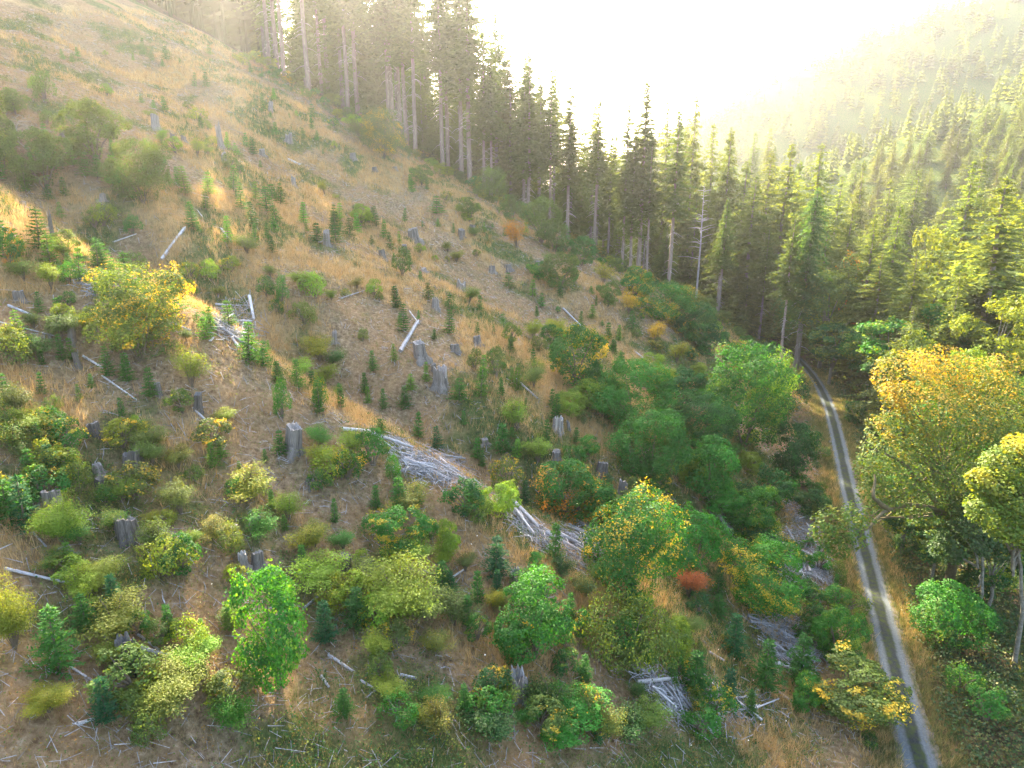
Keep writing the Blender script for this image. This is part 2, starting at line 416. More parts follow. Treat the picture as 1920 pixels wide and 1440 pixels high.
# ------------------------------------------------------------------ plant and wood prototypes (shared meshes)
def fir_proto(name, seed, H=40.0, bare=0.35, rad=4.2, whorls=46, per=6, card=0.9, droop=0.30, trunk_r=0.42, dead=26, sparse=0.0, lean=0.0, cw=.34, taper=.8):
    rng = np.random.default_rng(seed)
    tr = MB()
    zs = np.linspace(-1.0, H * .985, 14)
    off = np.cumsum(rng.normal(0, .05, (14, 2)), 0) + np.linspace(0, lean, 14)[:, None]
    P = np.column_stack([off, zs])
    rr = trunk_r * (1 - zs.clip(0) / H) ** .75 + .03; rr[0] *= 1.25
    add_tube(tr, P, rr, 8, .5, rough=.08, rng=rng)
    cx = lambda z: np.array([np.interp(z, zs, off[:, 0]), np.interp(z, zs, off[:, 1])])
    cr = MB(); ph0, ph1 = rng.random(2) * 6
    zb = H * bare
    for i in range(whorls):
        f = (i + rng.random() * .7) / whorls
        z = zb + (H * .995 - zb) * f
        prof = (1 - f) ** taper * (.7 + .3 * min(1, f / .2 + .2))
        for j in range(per):
            if rng.random() < sparse + .06: continue
            a = rng.random() * 2 * math.pi
            L = rad * prof * rng.uniform(.62, 1.18) * (1 + .30 * math.sin(a * 2 + ph0 + f * 9) * math.sin(f * 23 + ph1)) + .25
            o = np.array([math.cos(a), math.sin(a), 0]); sd = np.array([-o[1], o[0], 0])
            zj = z + rng.normal(0, .25)
            up = .22 * (1 - .4 * f); dr = droop * (1.1 - .5 * f) * rng.uniform(.7, 1.3)
            n = max(3, int(L / (card * .42)))
            ff = (np.arange(n) + rng.random(n) * .6) / n
            c = cx(zj)
            Q = np.array([c[0], c[1], zj]) + o * (ff * L)[:, None] + np.array([0, 0, 1]) * (L * (up * ff - dr * ff ** 2 * 1.3))[:, None]
            for sgn in (-1, 1):
                ang = rng.uniform(.5, 1.1, n) * sgn
                D = o * np.cos(ang)[:, None] + sd * np.sin(ang)[:, None]
                D[:, 2] = -rng.uniform(.05, .45, n)
                ln = card * (.65 + .55 * (1 - ff)) * rng.uniform(.7, 1.25, n) * min(1, .35 + L / rad)
                C = Q + D * (ln * .42)[:, None]
                Nn = np.array([0, 0, 1.0]) + rng.normal(0, .38, (n, 3))
                add_leaves(cr, C, Nn, ln, rng, rng.uniform(.25, .75, n), aspect=cw, D=D, fold=-.08)
    top = np.array([*cx(H), H])
    n = 14; a = rng.random(n) * 6.28; zz = rng.uniform(0, 2.2, n)
    D = np.column_stack([np.cos(a), np.sin(a), np.full(n, .5)])
    add_leaves(cr, top - np.array([0, 0, 1]) * zz[:, None] + D * (.12 + .16 * zz)[:, None], np.column_stack([-np.cos(a), -np.sin(a), np.ones(n)]), .3 + .3 * zz, rng, .5, D=D, aspect=.3)
    parts = [('trunk', tr.mesh(name + '_trunk', M_BARK, True)), ('crown', cr.mesh(name + '_crown', M_NEEDLE))]
    if dead:
        db = MB()
        for _ in range(dead):
            z = rng.uniform(.10, bare + .12) * H; a = rng.random() * 6.28; L = rng.uniform(.8, 2.6)
            c = cx(z); o = np.array([math.cos(a), math.sin(a), -.25])
            add_tube(db, [np.array([*c, z]), np.array([*c, z]) + o * L * .5, np.array([*c, z]) + o * L + np.array([0, 0, -.25 * L])], [.045, .03, .012], 4, .6, cap=False)
        parts.append(('dead_branches', db.mesh(name + '_dead', M_GREY)))
    return dict(parts=parts, H=H)

def sapling_proto(name, seed, H=3.0, rad=.85, whorls=13, per=7, dense=1.0):
    """young fir: whorls of upturned branches thick with needles"""
    rng = np.random.default_rng(seed)
    tr, cr = MB(), MB()
    add_tube(tr, [(0, 0, -.3), (.01, 0, H * .5), (0, .01, H * .97)], [.055, .035, .01], 5, .5)
    for i in range(whorls):
        f = (i + rng.random() * .5) / whorls
        z = H * (.05 + .93 * f)
        R_ = rad * (1 - f) ** .85 * rng.uniform(.85, 1.12) + .05
        for j in range(per):
            a = (j + rng.random() * .7) / per * 6.283 + i
            L = R_ * rng.uniform(.7, 1.15)
            o = np.array([math.cos(a), math.sin(a), rng.uniform(.05, .45)]); sd = np.array([-math.sin(a), math.cos(a), 0])
            n = max(3, int(L / .105 * dense)); ff = (np.arange(n) + rng.random(n)) / n
            Q = np.array([0, 0, z]) + o * (ff * L)[:, None]
            Q[:, 2] -= .12 * L * ff ** 2
            for sgn in (-1, 1):
                ang = rng.uniform(.35, 1.05, n) * sgn
                D = o * np.cos(ang)[:, None] + sd * np.sin(ang)[:, None]; D[:, 2] += rng.uniform(-.25, .35, n)
                ln = (.15 + .17 * (1 - ff)) * rng.uniform(.75, 1.3, n)
                add_leaves(cr, Q + D * (ln * .42)[:, None], np.array([0, 0, 1.0]) + rng.normal(0, .5, (n, 3)), ln, rng, rng.uniform(.2, .8, n), aspect=.30, D=D, fold=-.06)
    n = 16; zz = rng.uniform(0, .35, n); a = rng.random(n) * 6.28
    D = np.column_stack([np.cos(a) * .5, np.sin(a) * .5, np.ones(n)])
    add_leaves(cr, np.array([0, 0, H]) - np.array([0, 0, 1]) * zz[:, None], np.column_stack([-np.cos(a), -np.sin(a), np.full(n, .5)]), .14, rng, .6, D=D, aspect=.3)
    return dict(parts=[('trunk', tr.mesh(name + '_trunk', M_STEM, True)), ('crown', cr.mesh(name + '_crown', M_NEEDLE))], H=H)

def lobes(rng, k, rx, rz, z0):
    """centres and radii of leafy lobes filling an egg standing on the ground"""
    out = []
    for i in range(k):
        a = rng.random() * 6.283; zf = (i + .5) / k
        r = rx * .62 * math.sin(math.pi * (.18 + .74 * (1 - zf))) ** .8 * rng.uniform(.75, 1.1)
        out.append((r * 1.12 * math.cos(a), r * 1.12 * math.sin(a), z0 + rz * 2 * (.14 + .72 * zf) * rng.uniform(.9, 1.08), rx * rng.uniform(.22, .48) * (1 - .25 * zf)))
    out.append((0, 0, z0 + rz * 1.62, rx * .36)); out.append((0, 0, z0 + rz, rx * .62))
    return np.array(out)

def add_lobed_leaves(cr, rng, Lb, n, size, rz_sq=.85, upb=.5, jit=.55, autumn=2, ctr=None, alt_all=None):
    w = Lb[:, 3] ** 2; idx = rng.choice(len(Lb), n, p=w / w.sum())
    d = unit(rng.normal(size=(n, 3)))
    if ctr is None: ctr = Lb[:, :3].mean(0)
    outw = unit(Lb[idx, :3] - ctr + 1e-3)
    flip = (d * outw).sum(1) < -.25; d[flip] *= -1
    d[:, 2] = np.where(d[:, 2] < -.55, -d[:, 2], d[:, 2])
    rr = Lb[idx, 3] * (1 - .32 * rng.random(n) ** 1.7)
    # gather leaves in small sprays so that the outline is uneven
    C = Lb[idx, :3] + d * rr[:, None] * np.array([1, 1, rz_sq])
    q = np.sin(C[:, 0] * 5.1 / Lb[:, 3].max() + 1) * np.sin(C[:, 1] * 4.7 / Lb[:, 3].max()) * np.sin(C[:, 2] * 5.5 / Lb[:, 3].max())
    C += d * (q * Lb[idx, 3] * .22)[:, None]
    Nn = d + np.array([0, 0, upb]) + rng.normal(0, jit, (n, 3))
    cs = Lb[:, 3].max() * .26; hs = np.clip((vnoise(C[:, 0] / cs + C[:, 2] / cs * .71, C[:, 1] / cs - C[:, 2] / cs * .83) - .5) * 1.35 + .5, 0, 1)
    # a few sprays reach out of the outline, some are missing
    C += (d * [1, 1, .6] + [0, 0, .5]) * (sstep(.66, .95, hs) * rng.random(n) * Lb[idx, 3] * .55)[:, None]
    kp = hs > .16 + .10 * rng.random(n); C, d, idx, hs, Nn = C[kp], d[kp], idx[kp], hs[kp], Nn[kp]; n = len(C)
    hot = rng.choice(len(Lb) - 1, autumn, replace=False) if autumn else []
    alt = np.clip(np.where(np.isin(idx, hot), sstep(.35, .75, hs + rng.normal(0, .12, n)), .6 * sstep(.82, .95, hs + rng.normal(0, .06, n))), 0, 1)
    lobe_tone = rng.uniform(-.22, .2, len(Lb))[idx] + .3 * (hs - .58)
    C[:, 2] = np.maximum(C[:, 2], .05)
    add_leaves(cr, C, Nn, size * rng.uniform(.65, 1.25, n), rng, np.clip(.5 + lobe_tone + rng.normal(0, .17, n), .05, 1), alt, aspect=.9, fold=.1)

def bush_proto(name, seed, W=5.0, H=5.0, n=13500, leaf=.125, k=15, autumn=2, jit=.55):
    """round many-stemmed maple clump of unit proportions W x H metres"""
    rng = np.random.default_rng(seed)
    cr, sm = MB(), MB()
    Lb = lobes(rng, k, W / 2, H / 2, 0.0)
    add_lobed_leaves(cr, rng, Lb, n, leaf, autumn=autumn, jit=jit)
    for i in rng.choice(len(Lb) - 2, 7, replace=False):
        t = Lb[i, :3]; add_tube(sm, [(0, 0, -.3), t * np.array([.35, .35, .5]), t], [.07, .05, .02], 5, .5, cap=False)
    return dict(parts=[('stems', sm.mesh(name + '_stems', M_STEM)), ('foliage', cr.mesh(name + '_foliage', M_LEAF))], H=H, W=W)

def loose_proto(name, seed, W=3.0, H=2.6, stems=16, n=4600, leaf=.105, alt=.25):
    """open shrub: arching stems carrying flat sprays of leaves with gaps between"""
    rng = np.random.default_rng(seed)
    cr, sm = MB(), MB()
    for i in range(stems):
        a = rng.random() * 6.283; r = W / 2 * rng.uniform(.25, 1.0); h = H * rng.uniform(.55, 1.0) * (1 - .25 * (r / (W / 2)) ** 2)
        e = np.array([r * math.cos(a), r * math.sin(a), h])
        P = np.array([[0, 0, -.2], e * [.35, .35, .55], e * [.75, .75, .9], e])
        add_tube(sm, P, [.035, .028, .018, .008], 4, .5, cap=False)
        m_ = n // stems
        nb = 7; bi = rng.integers(0, nb, m_)
        bc = P[1] + (e - P[1]) * np.linspace(.1, 1.08, nb)[:, None] + rng.normal(0, .16 * W / 3, (nb, 3)) * [1, 1, .5]
        C = bc[bi] + rng.normal(0, 1, (m_, 3)) * np.array([.26, .26, .09]) * (W / 3)
        al = np.clip(alt * 1.2 * rng.random(nb)[bi] + rng.normal(0, .08, m_), 0, 1)
        add_leaves(cr, C, np.array([math.cos(a) * .35, math.sin(a) * .35, 1.0]) + rng.normal(0, .35, (m_, 3)), leaf * rng.uniform(.7, 1.3, m_), rng,
                   np.clip(.48 + rng.normal(0, .07) + rng.normal(0, .08, m_), .05, 1), al, aspect=.62, fold=.1)
    return dict(parts=[('stems', sm.mesh(name + '_stems', M_STEM)), ('foliage', cr.mesh(name + '_foliage', M_LEAF))], H=H, W=W)

def tree_proto(name, seed, H=18.0, W=10.0, n=12000, leaf=.32, k=26, trunk_r=.22, crown_from=.3, autumn=4, bark=None, limbs=9):
    """broadleaved tree: trunk, limbs into each lobe, lobed crown with gaps"""
    rng = np.random.default_rng(seed)
    cr, tr, lb = MB(), MB(), MB()
    z0 = H * crown_from
    Lb = lobes(rng, k, W / 2, (H - z0) / 2, z0); Lb[:, 3] *= .92
    Lb = Lb[:-1]
    add_lobed_leaves(cr, rng, Lb, n, leaf, autumn=autumn, jit=.6, ctr=np.array([0, 0, z0 + (H - z0) * .4]))
    top = np.array([rng.normal(0, .5), rng.normal(0, .5), H * .85])
    P = np.array([[0, 0, -.8], [rng.normal(0, .15), rng.normal(0, .15), H * .25], [rng.normal(0, .35), rng.normal(0, .35), H * .5], top])
    add_tube(tr, P, [trunk_r * 1.3, trunk_r, trunk_r * .7, .04], 8, .5, rough=.08, rng=rng)
    for i in rng.choice(len(Lb), min(limbs, len(Lb)), replace=False):
        t = Lb[i, :3]; zs = min(t[2] - .8, H * rng.uniform(.2, .55)); s_ = np.array([np.interp(zs, P[:, 2], P[:, 0]), np.interp(zs, P[:, 2], P[:, 1]), zs])
        m_ = (s_ + t) / 2 + np.array([0, 0, .1 * H * rng.random()])
        add_tube(lb, [s_, m_, t], [trunk_r * .45, trunk_r * .28, .03], 5, .5, cap=False)
    b = bark or M_ALDER
    return dict(parts=[('trunk', tr.mesh(name + '_trunk', b, True)), ('limbs', lb.mesh(name + '_limbs', b, True)), ('crown', cr.mesh(name + '_crown', M_LEAF))], H=H, W=W)

def stump_proto(name, seed, style):
    """stump of unit radius and unit height; style cut / stepped / broken / split"""
    rng = np.random.default_rng(seed)
    ns, nz = 28, 8
    a = np.linspace(0, 6.283, ns, endpoint=False)
    flute = 1 + .13 * np.sin(a * rng.integers(4, 7) + rng.random() * 6) + .05 * np.sin(a * 11 + 1) + rng.normal(0, .025, ns)
    root = 1 + .5 * np.maximum(0, np.sin(a * rng.integers(3, 5) + rng.random() * 6)) ** 2
    zz = np.array([-.35, 0, .10, .25, .5, .75, .93, 1.0])
    fl = np.array([1.4, 1.28, 1.12, 1.03, .98, .95, .93, .89])
    tops = np.ones(ns)
    if style == 'cut': tops += .07 * np.sin(a + 1) + rng.normal(0, .035, ns)
    if style == 'stepped': tops = np.where(np.cos(a - 1.0) > .1, 1.0, .78) + rng.normal(0, .045, ns)
    if style == 'broken': tops = .68 + .34 * rng.random(ns) ** 1.5 + .22 * np.maximum(0, np.cos(a - 2)) 
    if style == 'split': tops = .55 + .45 * (np.abs(np.sin(a * 1.0 + .4)) > .45) + .2 * (rng.random(ns) - .5)
    V = []
    for z, f in zip(zz, fl):
        r = f * flute * (1 + (root - 1) * max(0, 1 - max(z, 0) / .4) ** 1.5)
        V.append(np.column_stack([r * np.cos(a), r * np.sin(a), np.where(z > 0, z * tops, z)]))
    V = np.array(V)
    sb = MB()
    i = np.arange(nz - 1)[:, None] * ns; j = np.arange(ns)[None]; k = (j + 1) % ns
    F = np.stack([i + j, i + k, i + ns + k, i + ns + j], -1).reshape(-1, 4)
    sb.add(V.reshape(-1, 3), F, np.repeat(np.clip(.5 + rng.normal(0, .22, ns), .1, 1)[None], nz, 0).ravel())
    # the wood of the top, sunk a little inside the bark rim
    rim = V[-1]; inn = rim * [.82, .82, 1] - [0, 0, .015]
    dep = .25 if style in ('broken', 'split') else .05
    mid = rim * [.45, .45, 1] - [0, 0, dep] + np.column_stack([np.zeros((ns, 2)), rng.normal(0, .03, ns)])
    ce = np.array([[0, 0, mid[:, 2].min() - dep * .3]])
    ct = MB(); VV = np.vstack([rim, inn, mid, ce]); jj = np.arange(ns); kk = (jj + 1) % ns
    for q in (0, 1):
        ct.add(VV, np.stack([q * ns + jj, q * ns + kk, (q + 1) * ns + kk, (q + 1) * ns + jj], -1), .5 + .1 * rng.random()) if q == 0 else ct.add(VV, np.stack([q * ns + jj, q * ns + kk, (q + 1) * ns + kk, (q + 1) * ns + jj], -1), .35)
    ct.add(VV, np.stack([2 * ns + jj, 2 * ns + kk, np.full(ns, 3 * ns)], -1), .35)
    return dict(parts=[('bark', sb.mesh(name + '_bark', M_STUMP)), ('cut_top', ct.mesh(name + '_top', M_CUT))], H=1.0)

def log_proto(name, seed, bend=.03, stubs=2):
    """log of unit length along X and unit diameter (scaled when placed)"""
    rng = np.random.default_rng(seed)
    mb = MB(); n = 8
    x = np.linspace(-.5, .5, n); P = np.column_stack([x, np.zeros(n), np.zeros(n)])
    ns = 9; a = np.linspace(0, 6.283, ns, endpoint=False)
    r = np.linspace(.5, rng.uniform(.28, .42), n)
    fl = 1 + rng.normal(0, .09, ns)
    by = bend * np.sin((x + .5) * math.pi * rng.uniform(.7, 1.6))
    V = np.stack([np.repeat(x[:, None], ns, 1), r[:, None] * fl * np.cos(a) + 0 * by[:, None], r[:, None] * fl * np.sin(a)], -1)
    V[0, :, 0] -= rng.random(ns) * .05; V[-1, :, 0] += rng.random(ns) * .10 - .03
    i = np.arange(n - 1)[:, None] * ns; j = np.arange(ns)[None]; k = (j + 1) % ns
    tone = np.repeat(np.clip(.5 + rng.normal(0, .2, ns), .1, 1)[None], n, 0)
    mb.add(V.reshape(-1, 3), np.stack([i + k, i + j, i + ns + j, i + ns + k], -1).reshape(-1, 4), tone.ravel())
    for e in (0, n - 1):
        c = np.vstack([V[e], V[e].mean(0)[None]]); jj = np.arange(ns)
        mb.add(c, np.stack([jj, (jj + 1) % ns, np.full(ns, ns)], -1)[:, ::(1 if e == 0 else -1)], .45)
    return mb.mesh(name, M_GREY, False)

FD = dict(per=8, card=1.15, cw=.46)
FIRS = [fir_proto('fir_a', 1, rad=6.0, whorls=52, **FD), fir_proto('fir_b', 2, bare=.42, rad=5.4, whorls=46, **FD), fir_proto('fir_c', 3, bare=.27, rad=6.4, whorls=56, droop=.38, **FD),
        fir_proto('fir_d', 4, bare=.47, rad=5.6, whorls=44, sparse=.10, **FD)]
FULL = [fir_proto('full_fir_a', 11, H=26, bare=.06, rad=8.0, whorls=44, per=10, card=1.0, cw=.42, trunk_r=.32, dead=0),
        fir_proto('full_fir_b', 12, H=26, bare=.08, rad=6.8, whorls=46, per=10, card=.95, cw=.42, droop=.4, trunk_r=.3, dead=0),
        fir_proto('full_fir_c', 13, H=26, bare=.04, rad=8.8, whorls=42, per=10, card=1.05, cw=.42, droop=.22, trunk_r=.34, dead=0)]
CEDAR = fir_proto('cedar', 21, H=27, bare=.30, rad=5.0, whorls=62, per=9, card=.75, droop=.75, trunk_r=.5, dead=22, cw=.42, taper=.55)
SAPS = [sapling_proto('young_fir_a', 31), sapling_proto('young_fir_b', 32, rad=1.0, whorls=12), sapling_proto('young_fir_c', 33, rad=.7, whorls=14, per=6),
        sapling_proto('young_fir_d', 34, rad=1.15, whorls=11, per=8), sapling_proto('young_fir_e', 35, rad=.8, whorls=15, per=8)]
BRAMBLE = bush_proto('bramble', 49, W=7.0, H=2.4, n=8000, leaf=.13, k=34, autumn=7, jit=.6)
BIG = [bush_proto('big_bush_a', 47, W=9, H=9, n=26000, leaf=.16, k=34, autumn=4), bush_proto('big_bush_b', 48, W=9, H=9, n=26000, leaf=.16, k=30, autumn=3)]
BUSH = [bush_proto('bush_a', 41), bush_proto('bush_b', 42, k=18), bush_proto('bush_c', 43, k=12, autumn=3), bush_proto('bush_d', 44, k=20, n=14500, autumn=1),
        bush_proto('bush_e', 45, k=16, n=14000, autumn=0)]
MINI = [bush_proto('low_bush_a', 51, W=2.4, H=1.9, n=2600, leaf=.10, k=9, autumn=1), bush_proto('low_bush_b', 52, W=2.4, H=2.2, n=2800, leaf=.095, k=10, autumn=2),
        bush_proto('low_bush_c', 53, W=2.6, H=1.6, n=2700, leaf=.09, k=11, autumn=1)]
LOOSE = [loose_proto('open_shrub_a', 61), loose_proto('open_shrub_b', 62, stems=19, n=5600), loose_proto('open_shrub_c', 63, stems=14, n=4400, alt=.3),
         loose_proto('open_shrub_d', 64, W=4.2, H=3.8, stems=38, n=14500, leaf=.12)]
TREES = [tree_proto('broad_tree_a', 71), tree_proto('broad_tree_b', 72, H=16, W=9, k=22), tree_proto('broad_tree_c', 73, H=20, W=10, k=30, n=11000), tree_proto('broad_tree_d', 74, H=14, W=9, k=18, n=7500)]
STUMPS = {'cut': [stump_proto('stump_cut_a', 81, 'cut'), stump_proto('stump_cut_b', 82, 'cut')], 'stepped': [stump_proto('stump_step_a', 83, 'stepped'), stump_proto('stump_step_b', 84, 'stepped')],
          'broken': [stump_proto('stump_broken_a', 85, 'broken'), stump_proto('stump_broken_b', 86, 'broken')], 'split': [stump_proto('stump_split', 87, 'split')]}
LOGS = [log_proto('log_a', 91), log_proto('log_b', 92), log_proto('log_c', 93), log_proto('log_d', 94)]

_rz = random.Random(7); PL = []
def plant(proto, name, loc, H, W=None, rotz=None, color=(.05, .1, .03), tint=None, label=None, cat=None, group=None, tilt=0.0, wood=None):
    """one plant or stump: an Empty at its base with its parts below; H, W in metres"""
    o = bpy.data.objects.new(name, None); COL.objects.link(o)
    o.empty_display_size = .3
    o.location = loc
    sz = H / proto['H']; sx = sz if W is None else W / proto.get('W', 2.0)
    o.scale = (sx, sx, sz)
    o.rotation_euler = (_rz.uniform(-1, 1) * tilt, _rz.uniform(-1, 1) * tilt, _rz.uniform(0, 6.28) if rotz is None else rotz)
    for nm, me in proto['parts']:
        c = bpy.data.objects.new(nm, me); COL.objects.link(c); c.parent = o
        if nm in ('crown', 'foliage'):
            c.color = (*color, 1); c['tint'] = tuple(float(v) for v in (tint or color))
        else: c.color = (*(wood or (1, 1, 1)), 1)
        if nm == 'cut_top': c.color = tuple(v * .62 for v in c.color[:3]) + (1,)
        if nm in ('dead_branches', 'stems', 'limbs'): c['kind'] = 'stuff'
    PL.append(o)
    return tag(o, label, cat, group)

def vary(c, amt=.12, rng=_rz):
    g = 1 + rng.uniform(-amt, amt)
    return tuple(max(.004, v * g * (1 + rng.uniform(-amt, amt) * .6)) for v in c)

# ------------------------------------------------------------------ labels that single things out
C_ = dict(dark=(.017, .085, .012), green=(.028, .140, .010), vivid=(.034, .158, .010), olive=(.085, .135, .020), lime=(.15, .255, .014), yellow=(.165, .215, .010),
          orange=(.50, .20, .015), rust=(.28, .08, .022), fir=(.036, .120, .022), blue=(.022, .090, .034), tip=(.068, .165, .024), gold=(.50, .33, .02))
WORD = dict(dark='dark green', green='green', vivid='vivid green', olive='olive', lime='lime', yellow='yellow-green', orange='orange', rust='rust-red', fir='green', blue='blue-green', tip='light green', gold='golden')
LAND = [(550, 822, 'the tall grey stump on the grassy spur'), (250, 860, 'the broad flat-topped dark stump'), (245, 1215, 'the big forked stump low on the slope'),
        (242, 985, 'the square dark stump beside pale sticks'), (790, 655, 'the fluted stump beside the leaning log'), (825, 705, 'the split white stump in golden grass'),
        (1045, 795, 'the pale broken stump'), (972, 1275, 'the stump below the vivid round maple'), (777, 440, 'the fluted stump high on the slope'),
        (268, 625, 'the widest round bush in the draw'), (525, 1215, 'the bright green maple at the slope foot'), (740, 1125, 'the wide yellow-green elder bush'),
        (1000, 1185, 'the vivid round maple'), (1185, 1050, 'the largest dark maple clump'), (1290, 1095, 'the rust-red shrub'), (800, 870, 'the long grey slash heap'),
        (1090, 1030, 'the slash heap between maples'), (1500, 1070, 'the tangled slash heap by the road'), (1478, 1210, 'the stacked slash heap'),
        (270, 350, 'the lowest of three olive bushes'), (440, 615, 'the tangle of bleached logs'), (1080, 690, 'the maple with orange leaves'), (135, 625, 'the tall thin stump in the saplings'),
        (1400, 790, 'the sun-tipped maple by the road'), (325, 460, 'the straight bleached log high up'), (292, 232, 'the pale square stump near the top')]
nth = ['first', 'second', 'third', 'fourth', 'fifth', 'sixth', 'seventh', 'eighth', 'ninth', 'tenth', 'eleventh', 'twelfth', 'thirteenth', 'fourteenth', 'fifteenth', 'sixteenth', 'seventeenth',
       'eighteenth', 'nineteenth', 'twentieth', 'twenty-first', 'twenty-second', 'twenty-third', 'twenty-fourth', 'twenty-fifth', 'twenty-sixth', 'twenty-seventh', 'twenty-eighth', 'twenty-ninth', 'thirtieth']
PEND = []                                            # (object, look, px, py)
def later(o, look, px, py, cat, group=None):
    PEND.append((o, look, px, py)); o['category'] = cat
    if group: o['group'] = group
def resolve():
    groups = {}
    for o, look, px, py in PEND:
        best = min((l for l in LAND if math.hypot(l[0] - px, l[1] - py) > 9), key=lambda l: math.hypot(l[0] - px, (l[1] - py) * 1.2))
        dx, dy = px - best[0], py - best[1]; d = math.hypot(dx, dy)
        rel = ('uphill from' if dy < 0 else 'downhill from') if abs(dy) > abs(dx) * .9 else ('roadward of' if dx > 0 else 'across from')
        if rel == 'across from': rel = 'ridgeward of'
        near = 'just ' if d < 75 else ''
        groups.setdefault((look, near + rel, best[2]), []).append((py, px, o))
    order = ['highest'] + [w + ' highest' for w in nth[1:]]
    for (look, rel, lm), L in groups.items():
        L.sort(key=lambda q: q[:2])
        for i, (py, px, o) in enumerate(L):
            pre = '' if len(L) == 1 else (('upper ' if i == 0 else 'lower ') if len(L) == 2 else (order[i] + ' ' if i < len(L) - 1 else 'lowest '))
            o['label'] = pre + look + ' ' + rel + ' ' + lm
            if len(o['label'].split()) > 16: print('LONG', o['label'])

# ------------------------------------------------------------------ tall forest beyond the clearing edge
rf = random.Random(21)
EDGE = [  # base pixel, top pixel row (None: out of the picture), kind, trunk tilt
    (1345, 583, 215, 3, 0), (1255, 526, 200, 1, 0), (1213, 497, 260, 3, 0), (1198, 490, 146, 1, 0), (1182, 470, 235, 2, 0), (1170, 432, 190, 0, 0), (1118, 345, 178, 3, 0),
    (1065, 406, 150, 0, 0), (1032, 396, 130, 1, 0), (992, 372, 100, 2, 0), (983, 376, 112, 0, 0), (922, 352, 70, 1, 0), (908, 340, 60, 0, 0), (880, 326, None, 3, 0), (866, 326, None, 0, 0),
    (842, 334, None, 1, 0), (830, 324, None, 3, 0), (778, 268, None, 1, 0), (762, 266, None, 3, 0), (752, 258, None, 0, 0), (738, 244, None, 3, 0), (730, 238, None, 1, 0),
    (670, 212, None, 3, 0), (655, 220, None, 1, 0), (617, 190, None, 3, 0), (603, 184, None, 1, 0), (578, 162, None, 3, 0), (535, 158, None, 1, 0), (522, 150, None, 3, 0), (508, 140, None, 1, 0)]
taken = []; EPX = []; BEH = {}
FIRC = (.07, .11, .026)
for i, (bx, by, ty, kd, tl) in enumerate(EDGE):
    x, y, z, k = at(bx, by)
    s, t = st(x, y)
    if t < 96 or k > 240:                            # keep the trunk on the line of the clearing edge
        s0 = s if k < 240 else 60
        d = ray(bx, by); k = (97 + rf.uniform(0, 4) + (OX * DX + OY * DY)) / (d[0] * DX + d[1] * DY); x, y = d[0] * k, d[1] * k; z = float(height(x, y))
    H = rf.uniform(40, 46) if ty is None else min(46, max(24, top_z(y, ty) - z))
    plant(FIRS[kd], 'fir_tree', (x, y, z), H, W=2 * H / 40 * rf.uniform(.9, 1.1), color=vary(FIRC), tint=FIRC, cat='tree', wood=(1.25, 1.15, 1.08),
          label='tall fir with a bare lower trunk, ' + nth[i] + ' from the road along the clearing edge', group='firs along the clearing edge')
    taken.append((x, y)); EPX.append((pix(x, y, z)[0], i))
def free(x, y, d):
    return all((x - a) ** 2 + (y - b) ** 2 > d * d for a, b in taken)
# behind the first row
n = 0
while n < 122:
    t = 100 + rf.random() ** 1.4 * 85; s = rf.uniform(-2, 270); x, y = xy(s, t)
    if abs(s - float(road_s(t))) < 3.5 or not free(x, y, 4.4): continue
    z = float(height(x, y)); px, py, k = pix(x, y, z)
    if px > 1480 or px < 490: continue
    if s < 3 or t > 160 and s < 12: continue
    H = rf.uniform(28, 41) * (1 if s > 48 else .68)
    pr = FULL[rf.randrange(3)] if (rf.random() < (.65 if s < 40 else .48)) else FIRS[rf.randrange(4)]
    if pr in FULL and rf.random() < .5: H *= .6
    o_ = plant(pr, 'fir_tree', (x, y, z), H, W=(1.8 if pr in FULL else 2.1) * H / pr['H'] * rf.uniform(.85, 1.1), color=vary(FIRC, .2), tint=FIRC, cat='tree', group='firs inside the forest')
    BEH.setdefault(min(EPX, key=lambda e: abs(e[0] - px))[1], []).append((y, o_))
    taken.append((x, y)); n += 1
for ei, L in BEH.items():
    L.sort(key=lambda q: q[0])
    for q, (_, o_) in enumerate(L): o_['label'] = ('' if len(L) == 1 else nth[min(q, 29)] + ' ') + 'fir standing deeper in the forest behind the ' + nth[ei] + ' edge fir from the road'
# further along the hill, only the tops show
n = 0
while n < 42:
    t = rf.uniform(185, 330); s = rf.uniform(-5, 150); x, y = xy(s, t)
    if not free(x, y, 6): continue
    z = float(height(x, y)); px, py, k = pix(x, y, z + 35)
    if px < 880 or px > 1480 or py < -40: continue
    H = rf.uniform(28, 40)
    pr = FULL[rf.randrange(3)]
    plant(pr, 'fir_tree', (x, y, z), H, W=2 * H / pr['H'] * .9, color=vary(FIRC, .2), tint=FIRC, cat='tree', label='pale fir top rising over the forest at the head of the valley', group='firs at the head of the valley')
    taken.append((x, y)); n += 1

# the drooping cedar at the end of the track, with a second trunk-bare fir beside it
x, y, z, k = at(1462, 688)
plant(CEDAR, 'cedar_tree', (x + 3.2, y + 1.0, z), 31, W=2.05, color=(.045, .105, .03), tint=(.05, .10, .03), cat='tree', label='drooping dense green cedar where the track enters the forest'); taken.append((x + 3, y))
plant(FIRS[3], 'fir_tree', (x, y, z), 27, W=1.25, color=FIRC, tint=FIRC, cat='tree', wood=(1.6, 1.5, 1.45), label='pale leaning trunk with dead twigs at the foot of the cedar'); taken.append((x, y))
